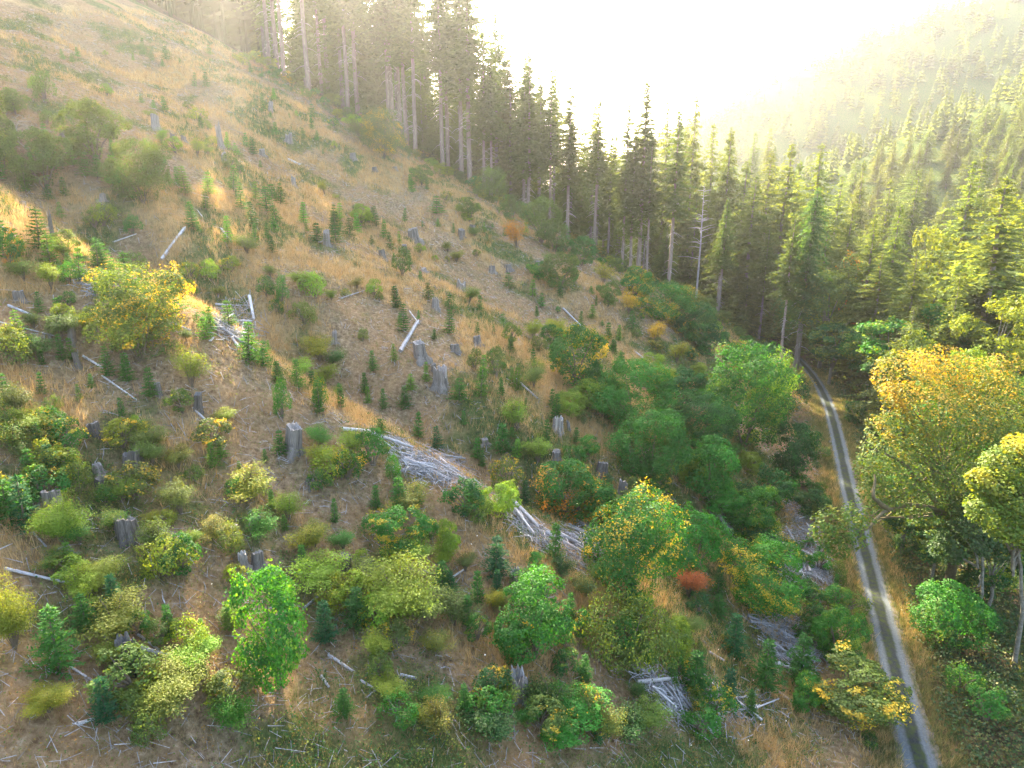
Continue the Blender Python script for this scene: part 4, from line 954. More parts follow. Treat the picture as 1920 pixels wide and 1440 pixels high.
# ------------------------------------------------------------------ maple clumps and shrubs: centre, width, height in pixels
SH = [  # px, py, w, h, type (B bush, M low bush, O open shrub), colour, second colour, look
    (85, 325, 112, 104, 'B', 'olive', 'olive', 'wide olive bush'), (180, 272, 112, 105, 'B', 'olive', 'olive', 'tall olive bush'), (270, 350, 112, 112, 'B', 'olive', 'green', 'round olive bush'), (8, 290, 60, 130, 'B', 'olive', 'yellow', 'olive bush'),
    (266, 628, 178, 175, 'B', 'olive', 'gold', 'widest round green bush'), (525, 1212, 150, 235, 'B', 'vivid', 'lime', 'bright green maple bush'), (745, 1125, 150, 140, 'O', 'yellow', 'lime', 'wide yellow-green elder bush'), (715, 1215, 70, 75, 'O', 'yellow', 'lime', 'yellow-green shrub'),
    (1000, 1187, 130, 165, 'B', 'vivid', 'green', 'vivid green round maple'), (1185, 1050, 168, 185, 'B', 'green', 'gold', 'largest dark green maple clump'), (1070, 938, 116, 112, 'B', 'green', 'orange', 'green maple with orange leaves'),
    (745, 1012, 112, 92, 'B', 'green', 'gold', 'green maple with golden leaves'), (940, 955, 72, 72, 'B', 'lime', 'yellow', 'lime green maple bush'), (880, 945, 92, 80, 'M', 'dark', 'green', 'dark low bush'),
    (1180, 1205, 190, 105, 'M', 'olive', 'yellow', 'wide bramble mound'), (1270, 1205, 60, 80, 'B', 'lime', 'yellow', 'lime green maple bush'), (1430, 1105, 132, 135, 'B', 'vivid', 'gold', 'green maple with a yellow flank'),
    (1410, 985, 82, 105, 'B', 'vivid', 'lime', 'light green maple bush'), (1330, 1010, 55, 64, 'O', 'olive', 'gold', 'olive shrub'), (1300, 1045, 100, 130, 'B', 'green', 'green', 'green maple bush'), (1290, 1097, 62, 78, 'O', 'rust', 'orange', 'rust-red shrub'),
    (1565, 1205, 78, 105, 'B', 'vivid', 'yellow', 'green maple with yellow tips'), (1610, 1318, 150, 110, 'B', 'olive', 'gold', 'olive maple with orange tips'), (1510, 1312, 54, 68, 'B', 'vivid', 'lime', 'small round bright green bush'),
    (1218, 862, 112, 135, 'B', 'green', 'dark', 'round dark green maple'), (1188, 770, 122, 132, 'B', 'green', 'vivid', 'round green maple'), (1080, 690, 92, 112, 'B', 'green', 'gold', 'green maple with orange leaves'), (1325, 900, 97, 125, 'B', 'green', 'vivid', 'round green maple'),
    (1312, 812, 102, 112, 'B', 'dark', 'green', 'round dark green maple'), (1280, 742, 78, 74, 'B', 'dark', 'green', 'dark green maple'), (1395, 780, 132, 190, 'B', 'green', 'lime', 'tall sun-tipped maple'), (1488, 868, 78, 110, 'B', 'dark', 'green', 'dark green maple'),  # sun-tipped maple: sunlight on its top is put into the lime
    (1462, 752, 76, 74, 'B', 'dark', 'gold', 'dark green maple'), (1408, 690, 76, 70, 'B', 'dark', 'dark', 'dark green maple'), (1375, 658, 50, 36, 'O', 'gold', 'orange', 'golden shrub'), (1385, 705, 50, 46, 'O', 'yellow', 'lime', 'yellow-green shrub'),
    (1450, 930, 90, 90, 'M', 'dark', 'green', 'dark low bush'), (1520, 950, 70, 60, 'M', 'dark', 'olive', 'dark low bush'), (1240, 582, 92, 66, 'B', 'green', 'gold', 'green maple bush'), (1188, 541, 60, 56, 'B', 'green', 'gold', 'green maple bush'),
    (1300, 610, 70, 60, 'B', 'dark', 'olive', 'dark green maple bush'), (1330, 650, 60, 60, 'B', 'dark', 'green', 'dark green maple bush'), (1230, 632, 50, 46, 'O', 'gold', 'yellow', 'sun-gold open shrub'), (1268, 668, 50, 44, 'O', 'yellow', 'gold', 'bright yellow open shrub'),  # gold open shrub: sunlight on the tips is put into its colour
    (1178, 575, 36, 42, 'O', 'gold', 'yellow', 'sun-gold open shrub'), (1130, 520, 40, 40, 'O', 'yellow', 'gold', 'yellow-green shrub'), (1050, 520, 60, 64, 'B', 'olive', 'green', 'olive bush'), (1015, 432, 60, 84, 'B', 'olive', 'olive', 'olive bush'), (970, 450, 50, 60, 'O', 'orange', 'yellow', 'orange open shrub'),
    (1040, 455, 50, 60, 'M', 'olive', 'green', 'olive bush'), (920, 362, 64, 60, 'B', 'olive', 'lime', 'olive bush'), (720, 272, 84, 84, 'B', 'olive', 'gold', 'green bush with golden rim'), (880, 402, 50, 50, 'M', 'olive', 'yellow', 'olive bush'), (1090, 480, 60, 60, 'M', 'green', 'olive', 'green low bush'),
    (1140, 560, 50, 50, 'M', 'olive', 'green', 'olive bush'), (960, 400, 50, 56, 'M', 'olive', 'green', 'olive bush'), (1005, 385, 44, 44, 'O', 'gold', 'yellow', 'sunlit golden shrub'), (675, 250, 44, 40, 'O', 'olive', 'yellow', 'olive shrub'), (1150, 395, 44, 50, 'O', 'gold', 'yellow', 'sunlit golden shrub'),
    (1000, 625, 40, 46, 'O', 'yellow', 'lime', 'yellow-green shrub'), (1045, 618, 50, 40, 'O', 'yellow', 'gold', 'yellow-green shrub'), (955, 635, 44, 50, 'M', 'olive', 'yellow', 'olive low bush'), (930, 690, 46, 66, 'M', 'olive', 'green', 'olive low bush'), (890, 680, 34, 44, 'M', 'olive', 'yellow', 'olive low bush'),
    (970, 790, 72, 62, 'O', 'lime', 'olive', 'lime open shrub'), (1010, 852, 64, 54, 'O', 'lime', 'yellow', 'lime open shrub'), (950, 905, 74, 76, 'M', 'olive', 'gold', 'olive low bush'), (1000, 710, 60, 60, 'O', 'olive', 'yellow', 'olive open shrub'), (1115, 650, 40, 40, 'M', 'lime', 'olive', 'lime low bush'),
    (1215, 690, 56, 50, 'M', 'lime', 'yellow', 'lime low bush'), (1150, 735, 50, 60, 'O', 'yellow', 'olive', 'yellow-green shrub'), (1255, 710, 40, 40, 'O', 'lime', 'olive', 'lime open shrub'), (120, 990, 92, 100, 'O', 'lime', 'yellow', 'lime maple sapling'), (30, 1175, 80, 150, 'O', 'yellow', 'lime', 'tall yellow-lime shrub'),
    (192, 1083, 84, 62, 'O', 'yellow', 'lime', 'yellow-lime shrub'), (315, 1292, 130, 92, 'O', 'yellow', 'olive', 'wide yellow-green shrub'), (250, 1325, 70, 60, 'M', 'olive', 'yellow', 'olive low bush'), (420, 1295, 70, 40, 'O', 'yellow', 'gold', 'yellow open shrub'), (95, 1320, 80, 60, 'O', 'yellow', 'gold', 'yellow open shrub'),
    (60, 800, 84, 60, 'O', 'yellow', 'olive', 'yellow-green shrub'), (230, 822, 90, 60, 'M', 'yellow', 'gold', 'yellow low bush'), (110, 880, 110, 64, 'M', 'yellow', 'green', 'yellow low bush'), (150, 905, 60, 70, 'M', 'olive', 'lime', 'olive low bush'), (360, 702, 66, 80, 'O', 'yellow', 'olive', 'yellow-green shrub'),
    (345, 760, 60, 50, 'M', 'olive', 'yellow', 'olive low bush'), (600, 862, 64, 44, 'O', 'lime', 'gold', 'lime open shrub'), (600, 660, 62, 60, 'O', 'yellow', 'gold', 'yellow open shrub'), (425, 785, 44, 34, 'O', 'yellow', 'olive', 'yellow-green shrub'), (700, 850, 80, 80, 'M', 'green', 'olive', 'green low bush'),
    (650, 880, 70, 60, 'M', 'green', 'gold', 'green low bush'), (740, 890, 40, 60, 'M', 'green', 'olive', 'green low bush'), (530, 760, 40, 80, 'M', 'green', 'olive', 'green low bush'), (600, 745, 40, 60, 'M', 'green', 'gold', 'green low bush'), (840, 1030, 50, 84, 'B', 'lime', 'olive', 'lime maple bush'),
    (715, 1250, 60, 60, 'M', 'olive', 'yellow', 'olive low bush'), (730, 1290, 70, 50, 'O', 'yellow', 'olive', 'yellow open shrub'), (750, 1335, 90, 60, 'M', 'green', 'olive', 'green low bush'), (800, 1345, 50, 40, 'O', 'yellow', 'gold', 'yellow open shrub'), (1070, 1345, 130, 50, 'B', 'vivid', 'olive', 'green maple bush'),
    (1210, 1335, 70, 50, 'M', 'olive', 'yellow', 'olive low bush'), (925, 1135, 44, 50, 'O', 'yellow', 'gold', 'small yellow shrub'), (870, 1210, 0, 0, '', '', '', ''), (365, 1250, 70, 60, 'M', 'olive', 'yellow', 'olive low bush'), (290, 1190, 0, 0, '', '', '', ''),
    (440, 1160, 50, 50, 'O', 'olive', 'yellow', 'olive open shrub'), (400, 1000, 60, 50, 'O', 'olive', 'gold', 'olive open shrub'), (590, 1010, 60, 60, 'O', 'olive', 'yellow', 'olive open shrub'), (280, 975, 40, 30, 'O', 'yellow', 'gold', 'small yellow shrub'), (20, 480, 44, 70, 'B', 'green', 'orange', 'green bush with orange leaves'),
    (195, 412, 48, 44, 'M', 'yellow', 'lime', 'yellow-green low bush'), (250, 430, 40, 36, 'M', 'green', 'olive', 'green low bush'), (250, 500, 60, 40, 'M', 'olive', 'lime', 'olive low bush'), (85, 175, 46, 60, 'M', 'olive', 'green', 'olive low bush'), (30, 200, 60, 50, 'M', 'olive', 'yellow', 'olive low bush'),
    (675, 410, 50, 44, 'M', 'lime', 'olive', 'lime low bush'), (790, 335, 50, 40, 'M', 'olive', 'lime', 'olive low bush'), (700, 545, 40, 34, 'M', 'lime', 'yellow', 'lime low bush'), (755, 500, 40, 60, 'M', 'olive', 'green', 'olive low bush'), (530, 555, 30, 60, 'M', 'green', 'olive', 'green low bush'),
    (1770, 1168, 116, 122, 'B', 'green', 'olive', 'rounded maple bush right of the road'), (1845, 1330, 90, 70, 'M', 'green', 'olive', 'low green bush across the road'), (1800, 1280, 70, 60, 'M', 'green', 'lime', 'low green bush across the road'),
    (1580, 700, 0, 0, '', '', '', ''), (1600, 780, 44, 50, 'M', 'dark', 'lime', 'dark low bush'), (1545, 1040, 30, 40, 'M', 'green', 'olive', 'green low bush'), (1570, 1080, 40, 50, 'M', 'olive', 'green', 'olive low bush')]
for px, py, w, h, ty, c1, c2, look in SH:
    if not ty: continue
    x, y, z, k = at(px, min(py + .30 * h, 1438))
    pr = rs.choice({'B': BUSH, 'M': MINI, 'O': LOOSE[:3]}[ty])
    if ty == 'O' and w > 75: pr = LOOSE[3]
    if ty == 'M' and w * k / FPX > 3.2: pr = rs.choice(BUSH)
    if ty == 'B' and w * k / FPX * 1.28 > 6.5: pr = rs.choice(BIG)
    if 'bramble' in look: pr = BRAMBLE
    if ty == 'B' and c1 == c2: pr = BUSH[4]
    nm = {'B': 'maple_bush', 'M': 'low_bush', 'O': 'open_shrub'}[ty]
    o = plant(pr, nm, (x, y, z), h * k / FPX * (1.08 if ty == 'B' else .95), W=w * k / FPX * ((1.3 if px > 950 else 1.12) if ty == 'B' else 1.0), color=vary(C_[c1], .12), tint=C_[c2])
    later(o, look, px, py, 'bush' if ty != 'O' else 'shrub', 'bushes and shrubs of the clearing')

# ------------------------------------------------------------------ young firs: base pixel, height in pixels
YF = [(50, 1000, 112, 'blue'), (20, 985, 90, 'fir'), (112, 1265, 135, 'fir'), (200, 1358, 100, 'blue'), (220, 1160, 84, 'blue'), (165, 1190, 80, 'fir'), (320, 1205, 74, 'fir'), (612, 1210, 88, 'blue'), (570, 1080, 60, 'fir'), (628, 985, 50, 'fir'), (510, 958, 40, 'fir'), (535, 1000, 34, 'tip'),
      (930, 1085, 84, 'blue'), (1040, 1062, 82, 'fir'), (895, 1135, 70, 'fir'), (932, 1125, 60, 'blue'), (875, 1175, 64, 'fir'), (785, 825, 52, 'fir'), (820, 850, 50, 'blue'), (830, 1112, 64, 'fir'), (1095, 1285, 62, 'fir'), (1300, 1312, 100, 'fir'), (1375, 1238, 92, 'blue'), (1432, 1300, 108, 'fir'),
      (1500, 1292, 108, 'fir'), (1362, 1335, 90, 'blue'), (750, 968, 76, 'fir'), (670, 1180, 84, 'fir'), (300, 1000, 0, ''), (135, 1075, 60, 'tip'), (450, 1358, 50, 'fir'), (645, 1345, 60, 'fir'), (430, 1185, 60, 'tip'), (240, 1270, 50, 'fir'), (845, 1120, 50, 'blue'), (1070, 1170, 60, 'fir'), (1010, 1120, 60, 'blue'),
      (1180, 1150, 70, 'blue'), (1345, 1120, 60, 'fir'), (985, 950, 50, 'blue'), (785, 950, 40, 'fir'), (880, 960, 60, 'fir'), (705, 960, 50, 'fir'), (75, 850, 60, 'fir'), (45, 850, 44, 'fir'), (80, 745, 46, 'fir'), (118, 680, 50, 'fir'), (135, 680, 44, 'tip'), (173, 732, 30, 'fir'), (150, 755, 32, 'tip'), (80, 690, 36, 'fir'),
      (205, 712, 60, 'fir'), (240, 720, 56, 'fir'), (285, 752, 60, 'fir'), (230, 785, 38, 'fir'), (95, 630, 30, 'tip'), (40, 650, 64, 'tip'), (75, 590, 40, 'fir'), (110, 600, 40, 'fir'), (415, 862, 44, 'tip'), (400, 880, 50, 'tip'), (527, 855, 48, 'fir'), (498, 868, 26, 'fir'), (450, 888, 24, 'fir'), (10, 760, 60, 'fir'),
      (100, 900, 70, 'blue'), (60, 900, 60, 'fir'), (385, 640, 44, 'tip'), (640, 770, 50, 'fir'), (600, 780, 60, 'fir'), (690, 760, 34, 'tip'), (760, 770, 44, 'fir'), (720, 770, 40, 'fir'), (860, 650, 0, ''), (800, 720, 40, 'tip'), (770, 735, 34, 'tip'), (740, 680, 34, 'tip'), (700, 700, 40, 'fir'), (685, 740, 40, 'fir'),
      (1035, 770, 40, 'fir'), (940, 745, 36, 'fir'), (1080, 830, 30, 'fir'), (1025, 830, 44, 'fir'), (960, 720, 30, 'tip'), (870, 800, 30, 'fir'), (900, 585, 30, 'fir'), (1140, 640, 34, 'fir'), (1185, 620, 36, 'fir'), (1110, 600, 28, 'tip'), (1050, 560, 30, 'fir'), (905, 880, 34, 'fir'), (1000, 690, 34, 'fir'),
      (1565, 1110, 36, 'fir'), (1230, 1080, 0, ''), (1345, 1160, 50, 'fir'), (1260, 1290, 60, 'fir'), (1405, 1350, 60, 'fir'), (870, 1340, 60, 'fir'), (900, 1355, 50, 'tip'), (595, 1150, 0, ''), (380, 1200, 40, 'tip')]
for px, py, h, c1 in YF:
    if not h: continue
    x, y, z, k = at(px, min(py - .04 * h, 1438)); hm = h * k / FPX * 1.03
    pr = rs.choice(SAPS)
    o = plant(pr, 'young_fir', (x, y, z), hm, W=2 * hm / 3 * rs.uniform(.95, 1.25), color=vary(C_[c1], .12), tint=C_['tip'], tilt=.03)
    look = ('large ' if hm > 3.2 else 'small ' if hm < 1.5 else '') + {'fir': 'green', 'blue': 'blue-green', 'tip': 'light green'}[c1] + ' young fir'
    later(o, look, px, py - h / 2, 'sapling', 'young firs of the clearing')

# the many small ones on the upper slope and between
n = 0; rk = random.Random(91); used = [(p[0], p[1]) for p in YF if p[2]] + [(p[0], p[1]) for p in SH if p[4]] + [(p[0], p[1]) for p in ST]
def clear_of(px, py, r): return all((px - a) ** 2 + (py - b) ** 2 > r * r for a, b in used)
while n < 190:
    px, py = rk.uniform(0, 1180), rk.uniform(95, 900)
    x, y, z, k = at(px, py); s, t = st(x, y)
    if t > 97 or s < 10 or k > 190 or k < 45: continue
    if not clear_of(px, py, 11 if py < 520 else 17) or float(fbm(x / 9 + 70, y / 9, 2)) < .47 + .1 * rk.random(): continue
    used.append((px, py)); hm = rk.uniform(.8, 2.9); c1 = rk.choice(['fir', 'tip', 'fir'])
    up = py < 480
    plant(rk.choice(SAPS), 'young_fir', (x, y, z), hm, W=2 * hm / 3 * rk.uniform(.95, 1.6), color=vary(C_[c1], .3), tint=C_['tip'], tilt=.12); n += 1
    later(PL[-1], ('tiny ' if hm < 1.8 else '') + WORD[c1] + ' fir seedling', px, py - 12, 'sapling', 'small firs on the upper clearing' if up else 'small firs on the middle clearing')
n = 0
while n < 250:
    px, py = rk.uniform(0, 1560), rk.uniform(95, 1400)
    x, y, z, k = at(px, py); s, t = st(x, y)
    if t > 98 or s < 6 or k > 190: continue
    if not clear_of(px, py, 11 if py < 520 else 17) or float(fbm(x / 8 + 20, y / 8 + 50, 2)) < .44 + .1 * rk.random(): continue
    used.append((px, py)); up = py < 520
    low = py > 880
    c1 = rk.choice(['olive', 'yellow', 'lime', 'olive', 'green']) if not (px > 900 and low) else rk.choice(['green', 'olive', 'dark'])
    hm = rk.uniform(.8, 2.1); pr = rk.choice(MINI + LOOSE[:3])
    zone = 'upper clearing' if up else ('foot of the clearing' if low else 'middle of the clearing')
    plant(pr, 'low_bush', (x, y, z), hm, W=hm * rk.uniform(1.0, 1.5), color=vary(C_[c1], .2), tint=C_[rk.choice(['yellow', 'gold', 'olive'])]); n += 1
    later(PL[-1], 'small ' + WORD[c1] + (' leafy bush' if pr in MINI else ' wispy bush'), px, py - 10, 'bush', 'small bushes on the ' + zone)

# maple growth closing the lower slope and the foot of the forest
n = 0; tries = 0
while n < 100 and tries < 4000:
    tries += 1
    if n < 62: s, t = rk.uniform(7, 42), rk.uniform(6, 96)
    else: s, t = rk.uniform(8, 115), rk.uniform(84, 98)
    x, y = xy(s, t); z = float(height(x, y)); px, py, k = pix(x, y, z)
    if px < 450 or px > 1440 + max(0, py - 760) * .45 or py > 1420 or not clear_of(px, py, 24 if n < 62 else 17): continue
    if px < 1000 and n < 62 or (700 < px < 900 and 800 < py < 930) or (1440 < px and py > 960): continue
    used.append((px, py)); hm = rk.uniform(1.6, 3.2); c1 = rk.choice(['green', 'olive', 'dark', 'green', 'lime', 'yellow'] if t < 80 else ['olive', 'olive', 'green', 'lime', 'yellow'])
    pr = rk.choice(BUSH)
    o = plant(pr, 'maple_bush', (x, y, z), hm, W=hm * rk.uniform(1.1, 1.5), color=vary(C_[c1], .2), tint=C_[rk.choice(['gold', 'yellow', 'olive', 'lime'])]); n += 1
    later(o, 'medium ' + WORD[c1] + ' bush', px, py - 15, 'bush', 'thicket of bushes on the lower slope and forest foot')

# brush under the trees across the road
n = 0
while n < 26:
    s, t = rk.uniform(-22, -3.4), rk.uniform(-6, 80); x, y = xy(s + float(road_s(t)), t); z = float(height(x, y)); px, py, k = pix(x, y, z)
    if px > 1960 or py > 1430 or not clear_of(px, py, 30): continue
    used.append((px, py)); hm = rk.uniform(.9, 2.4); c1 = rk.choice(['green', 'olive', 'dark'])
    plant(rk.choice(MINI + BUSH[:2]), 'low_bush', (x, y, z), hm, W=hm * rk.uniform(1.2, 1.7), color=vary(C_[c1], .2), tint=C_[rk.choice(['olive', 'lime'])], cat='bush',
          label='brushy green bush under the trees across the road', group='brush under the trees across the road'); n += 1

# bushes crowding the hill side of the track
n = 0
while n < 26:
    s, t = rk.uniform(2.6, 6.0), rk.uniform(-4, 52); x, y = xy(s + float(road_s(t)), t); z = float(height(x, y)); px, py, k = pix(x, y, z)
    if py > 1430 or not clear_of(px, py, 16): continue
    used.append((px, py)); hm = rk.uniform(.7, 1.9); c1 = rk.choice(['green', 'olive', 'dark', 'green'])
    plant(rk.choice(MINI), 'low_bush', (x, y, z), hm, W=hm * rk.uniform(1.3, 1.9), color=vary(C_[c1], .2), tint=C_[rk.choice(['olive', 'lime', 'yellow'])], cat='bush',
          label='low green bush on the bank at the hill edge of the track', group='bushes on the bank of the track'); n += 1

# ------------------------------------------------------------------ the big maples beside the road, standing right of the track
def add_limb(mb, P, r0, r1, rng):
    P = np.array(P, float); n = 10; tq = np.linspace(0, 1, n); tp = np.linspace(0, 1, len(P))
    Q = np.column_stack([np.interp(tq, tp, P[:, i]) for i in range(3)])
    for _ in range(2): Q[1:-1] = (Q[:-2] + 2 * Q[1:-1] + Q[2:]) / 4
    Q[1:-1] += rng.normal(0, .06, (n - 2, 3))
    add_tube(mb, Q, np.linspace(r0, r1, n), 8, .5, rough=.06, rng=rng)
def P3(px, py, k):
    d = ray(px, py); return np.array([d[0] * k, d[1] * k, CAM_Z + d[2] * k])
def big_maple(name, lab, base, trunk_top, lobes_px, n, leaf, c1, c2, r, seed, autumn_rows, limb_ends, bark):
    rng = np.random.default_rng(seed)
    b = np.array(base); o = bpy.data.objects.new(name, None); COL.objects.link(o); o.location = b
    tr = MB(); tt_ = np.array(trunk_top) - b
    add_limb(tr, [(0, 0, -.6), tt_ * [.2, .2, .4] + [.3, 0, 0], tt_], r, r * .45, rng)
    t_ = link('trunk', tr.mesh('big_maple_trunk', bark, True), o)
    for e in limb_ends:
        lb = MB(); pts = [np.array(q) - b for q in e]; add_limb(lb, pts, r * .5, r * .16, rng)
        link('limb', lb.mesh('big_maple_limb', bark, True), o)
    Lb = np.array([[*(P3(px, py, k) - b), rp * k / FPX] for px, py, k, rp in lobes_px])
    tw = MB()
    for l in Lb:
        s_ = tt_ * rng.uniform(.55, 1.0); add_tube(tw, [s_, (s_ + l[:3]) / 2 + rng.normal(0, .25, 3), l[:3]], [.1, .07, .02], 5, .5, cap=False)
    link('branches', tw.mesh('big_maple_branches', bark), o)['kind'] = 'stuff'
    cr = MB()
    w = Lb[:, 3] ** 2; idx = rng.choice(len(Lb), n, p=w / w.sum())
    d = unit(rng.normal(size=(n, 3)))
    C = Lb[idx, :3] + d * (Lb[idx, 3] * (1 - .55 * rng.random(n) ** 1.5))[:, None] * [1, 1, .78]
    # leaves hang in small flat sprays
    hsh = np.clip((vnoise(C[:, 0] / .55 + C[:, 2] * 1.3, C[:, 1] / .55 - C[:, 2] * 1.5) - .5) * 1.4 + .5, 0, 1)
    keep = hsh > .28; C, d, idx, hsh = C[keep], d[keep], idx[keep], hsh[keep]; n = len(C)
    hi = sstep(.66, 1.12, (C[:, 2] - C[:, 2].min()) / np.ptp(C[:, 2]) + .22 * (hsh - .5) + .16 * np.sin(C[:, 0] * 1.1 + C[:, 1] * .7)) if autumn_rows else 0
    alt = np.clip(.04 + .9 * hi + .4 * (hsh - .6) * (hi > .02) + rng.normal(0, .10, n), 0, 1)
    Nn = d * .6 + np.array([0, 0, .9]) + rng.normal(0, .5, (n, 3))
    add_leaves(cr, C, Nn, leaf * rng.uniform(.6, 1.25, n), rng, np.clip(.5 + .3 * (hsh - .66) + rng.normal(0, .15, n), .05, 1), alt, aspect=.9)
    c = link('crown', cr.mesh('big_maple_crown', M_LEAF), o); c.color = (*c1, 1); c['tint'] = tuple(c2)
    return tag(o, lab, 'tree')
K = 58
bx, by = P3(1775, 1120, 58)[:2]; bz = float(height(bx, by))
rngm = random.Random(5)
lob = [(1700, 705, 57, 62), (1760, 690, 60, 58), (1800, 715, 62, 66), (1850, 735, 60, 62), (1730, 770, 55, 70), (1790, 790, 57, 80), (1850, 810, 57, 70), (1690, 820, 54, 62), (1660, 850, 52, 50), (1640, 880, 50, 40), (1680, 900, 51, 60),
       (1740, 870, 55, 74), (1800, 900, 57, 76), (1850, 900, 58, 60), (1720, 940, 52, 56), (1650, 925, 50, 44), (1770, 960, 57, 60), (1905, 760, 62, 60), (1880, 690, 63, 40), (1690, 740, 55, 40), (1655, 800, 53, 34), (1560, 975, 46, 38), (1590, 1000, 46, 40), (1545, 1000, 46, 28), (1610, 965, 47, 34), (1575, 1025, 46, 30), (1930, 830, 60, 60)]
big_maple('maple_tree', 'big golden-topped maple overhanging the road with a mossy arched limb', (bx, by, bz), P3(1765, 860, 57), lob, 56000, .20, (.052, .115, .010), (.38, .25, .020), .42, 4, 760,
          [[P3(1765, 960, 57), P3(1700, 942, 52), P3(1655, 965, 48), P3(1612, 1000, 46)], [P3(1765, 960, 57), P3(1700, 870, 52), P3(1660, 850, 50)], [P3(1668, 955, 49), P3(1635, 935, 48), P3(1640, 890, 49)]], M_MOSS)
bx, by = P3(1905, 1242, 48)[:2]; bz = float(height(bx, by))
lob = [(1890, 870, 46, 46), (1930, 850, 46, 50), (1860, 905, 45, 40), (1900, 930, 45, 50), (1850, 955, 45, 40), (1940, 920, 46, 60), (1890, 985, 45, 44), (1930, 1000, 46, 50), (1835, 900, 45, 24), (1970, 880, 46, 60)]
big_maple('maple_tree', 'bright sunlit maple with a pale crooked trunk at the edge of the valley', (bx, by, bz), P3(1895, 930, 47), lob, 18000, .22, (.085, .15, .012), (.30, .28, .016), .17, 6, 880, [[P3(1900, 1080, 47), P3(1915, 1010, 47), P3(1930, 960, 47)]], M_ALDER)
bx, by = P3(1830, 1166, 52)[:2]; bz = float(height(bx, by))
lob = [(1810, 1010, 52, 46), (1850, 1000, 53, 44), (1780, 1030, 53, 34), (1830, 960, 54, 46), (1870, 1030, 53, 34)]
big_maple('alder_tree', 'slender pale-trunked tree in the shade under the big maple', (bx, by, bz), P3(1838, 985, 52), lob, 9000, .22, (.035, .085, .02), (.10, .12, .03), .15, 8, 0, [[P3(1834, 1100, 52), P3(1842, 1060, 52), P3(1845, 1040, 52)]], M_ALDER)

# dead grey snag with bare branches in the forest edge
rng = np.random.default_rng(15)
d0 = ray(1308, 520); k = 141; x, y = d0[0] * k, d0[1] * k; z = float(height(x, y))
sn = bpy.data.objects.new('dead_tree', None); COL.objects.link(sn); sn.location = (x, y, z)
tq = MB(); Hs = top_z(y, 345) - z; add_tube(tq, [(0, 0, -.5), (.1, 0, Hs * .5), (0, .2, Hs)], [.25, .16, .03], 7, .6); link('trunk', tq.mesh('dead_trunk', M_GREY), sn)
tq = MB()
for i in range(46):
    zz = rng.uniform(.35, .98) * Hs; a = rng.random() * 6.28; L = (1.15 - zz / Hs) * rng.uniform(2, 5) + .5; e = np.array([math.cos(a), math.sin(a), rng.uniform(.0, .5)]) * L
    add_tube(tq, [(0, 0, zz), e * .5 + [0, 0, zz], e + [0, 0, zz - .1 * L]], [.06, .04, .015], 4, .7, cap=False)
link('dead_branches', tq.mesh('dead_branches', M_GREY), sn)['kind'] = 'stuff'
for c in sn.children: c.color = (.8, .78, .75, 1)
tag(sn, 'bare grey dead tree with spread twigs among the forest edge firs', 'tree')
resolve()

# ------------------------------------------------------------------ what nobody could count: grass, weeds, twigs, flowers, bramble
rng = np.random.default_rng(123)
def scatter(n, boxes, accept):
    """random ground points in the picture's foreground, kept where accept(dry, green, forest, s, t, noise) says so"""
    xs, ys = [], []
    (x0, x1, y0, y1) = boxes
    r_, a_ = rng.uniform(14, 175, n), rng.uniform(-.80, .82, n)        # denser near, thinner far
    x, y = r_ * np.sin(a_), r_ * np.cos(a_)
    q_ = (x > x0) & (x < x1) & (y > y0) & (y < y1); x, y = x[q_], y[q_]; n = len(x)
    d, g, f = cover(x, y); s, t = st(x, y)
    keep = accept(d, g, f, s - road_s(t), t) > rng.random(n)
    x, y = x[keep], y[keep]; z = height(x, y)
    px, py, k = pix(x, y, z)
    v = (px > -60) & (px < 1980) & (py > 20) & (py < 1480)
    return x[v], y[v], z[v], k[v]
def blades(name, pts, per, h, w, lean, colr, tint, altp, label, cat, mat, hv=.45):
    x, y, z, k = pts; n = len(x) * per
    X, Y, Z, Kk = (np.repeat(a, per) for a in (x, y, z, k))
    sc = np.repeat(rng.uniform(1 - hv, 1 + hv, len(x)), per) * rng.uniform(.6, 1.15, n)
    X = X + rng.normal(0, .13, n); Y = Y + rng.normal(0, .13, n); Z = height(X, Y)
    a = rng.random(n) * 6.283; H_ = h * sc; W_ = w * (.6 + Kk / 60)
    le = rng.normal(0, lean, (n, 2)) * H_[:, None]
    b0 = np.column_stack([X - np.cos(a) * W_, Y - np.sin(a) * W_, Z - .04]); b1 = np.column_stack([X + np.cos(a) * W_, Y + np.sin(a) * W_, Z - .04])
    m_ = np.column_stack([X + le[:, 0] * .4, Y + le[:, 1] * .4, Z + H_ * .6])
    tp = np.column_stack([X + le[:, 0], Y + le[:, 1], Z + H_ * .95])
    mb = MB()
    V = np.stack([b0, b1, tp], 1).reshape(-1, 3)
    tone = np.repeat(np.repeat(rng.uniform(.2, .8, len(x)), per) * .6 + rng.uniform(0, .4, n), 3)
    alt = np.repeat(np.repeat((rng.random(len(x)) < altp) * rng.uniform(.4, 1, len(x)), per), 3)
    mb.add(V, np.arange(3 * n).reshape(n, 3), tone, alt)
    o = link(name, mb.mesh(name, mat)); o.color = (*colr, 1); o['tint'] = tuple(tint)
    return tag(o, label, cat, kind='stuff')
BOX = (-125, 62, 12, 165)
clr = lambda sr, t: (sr > 2.2) * (t < 98)
blades('dry_grass', scatter(190000, BOX, lambda d, g, f, sr, t: np.where(np.abs(sr) > 1.15, d * .95 * (1 - .6 * g), 0) * (t < 98)), 8, .66, .012, .28, (.50, .34, .15), (.42, .23, .07), .3, 'tall dry golden grass in drifts over the clearing and verges', 'grass', M_GRASS)
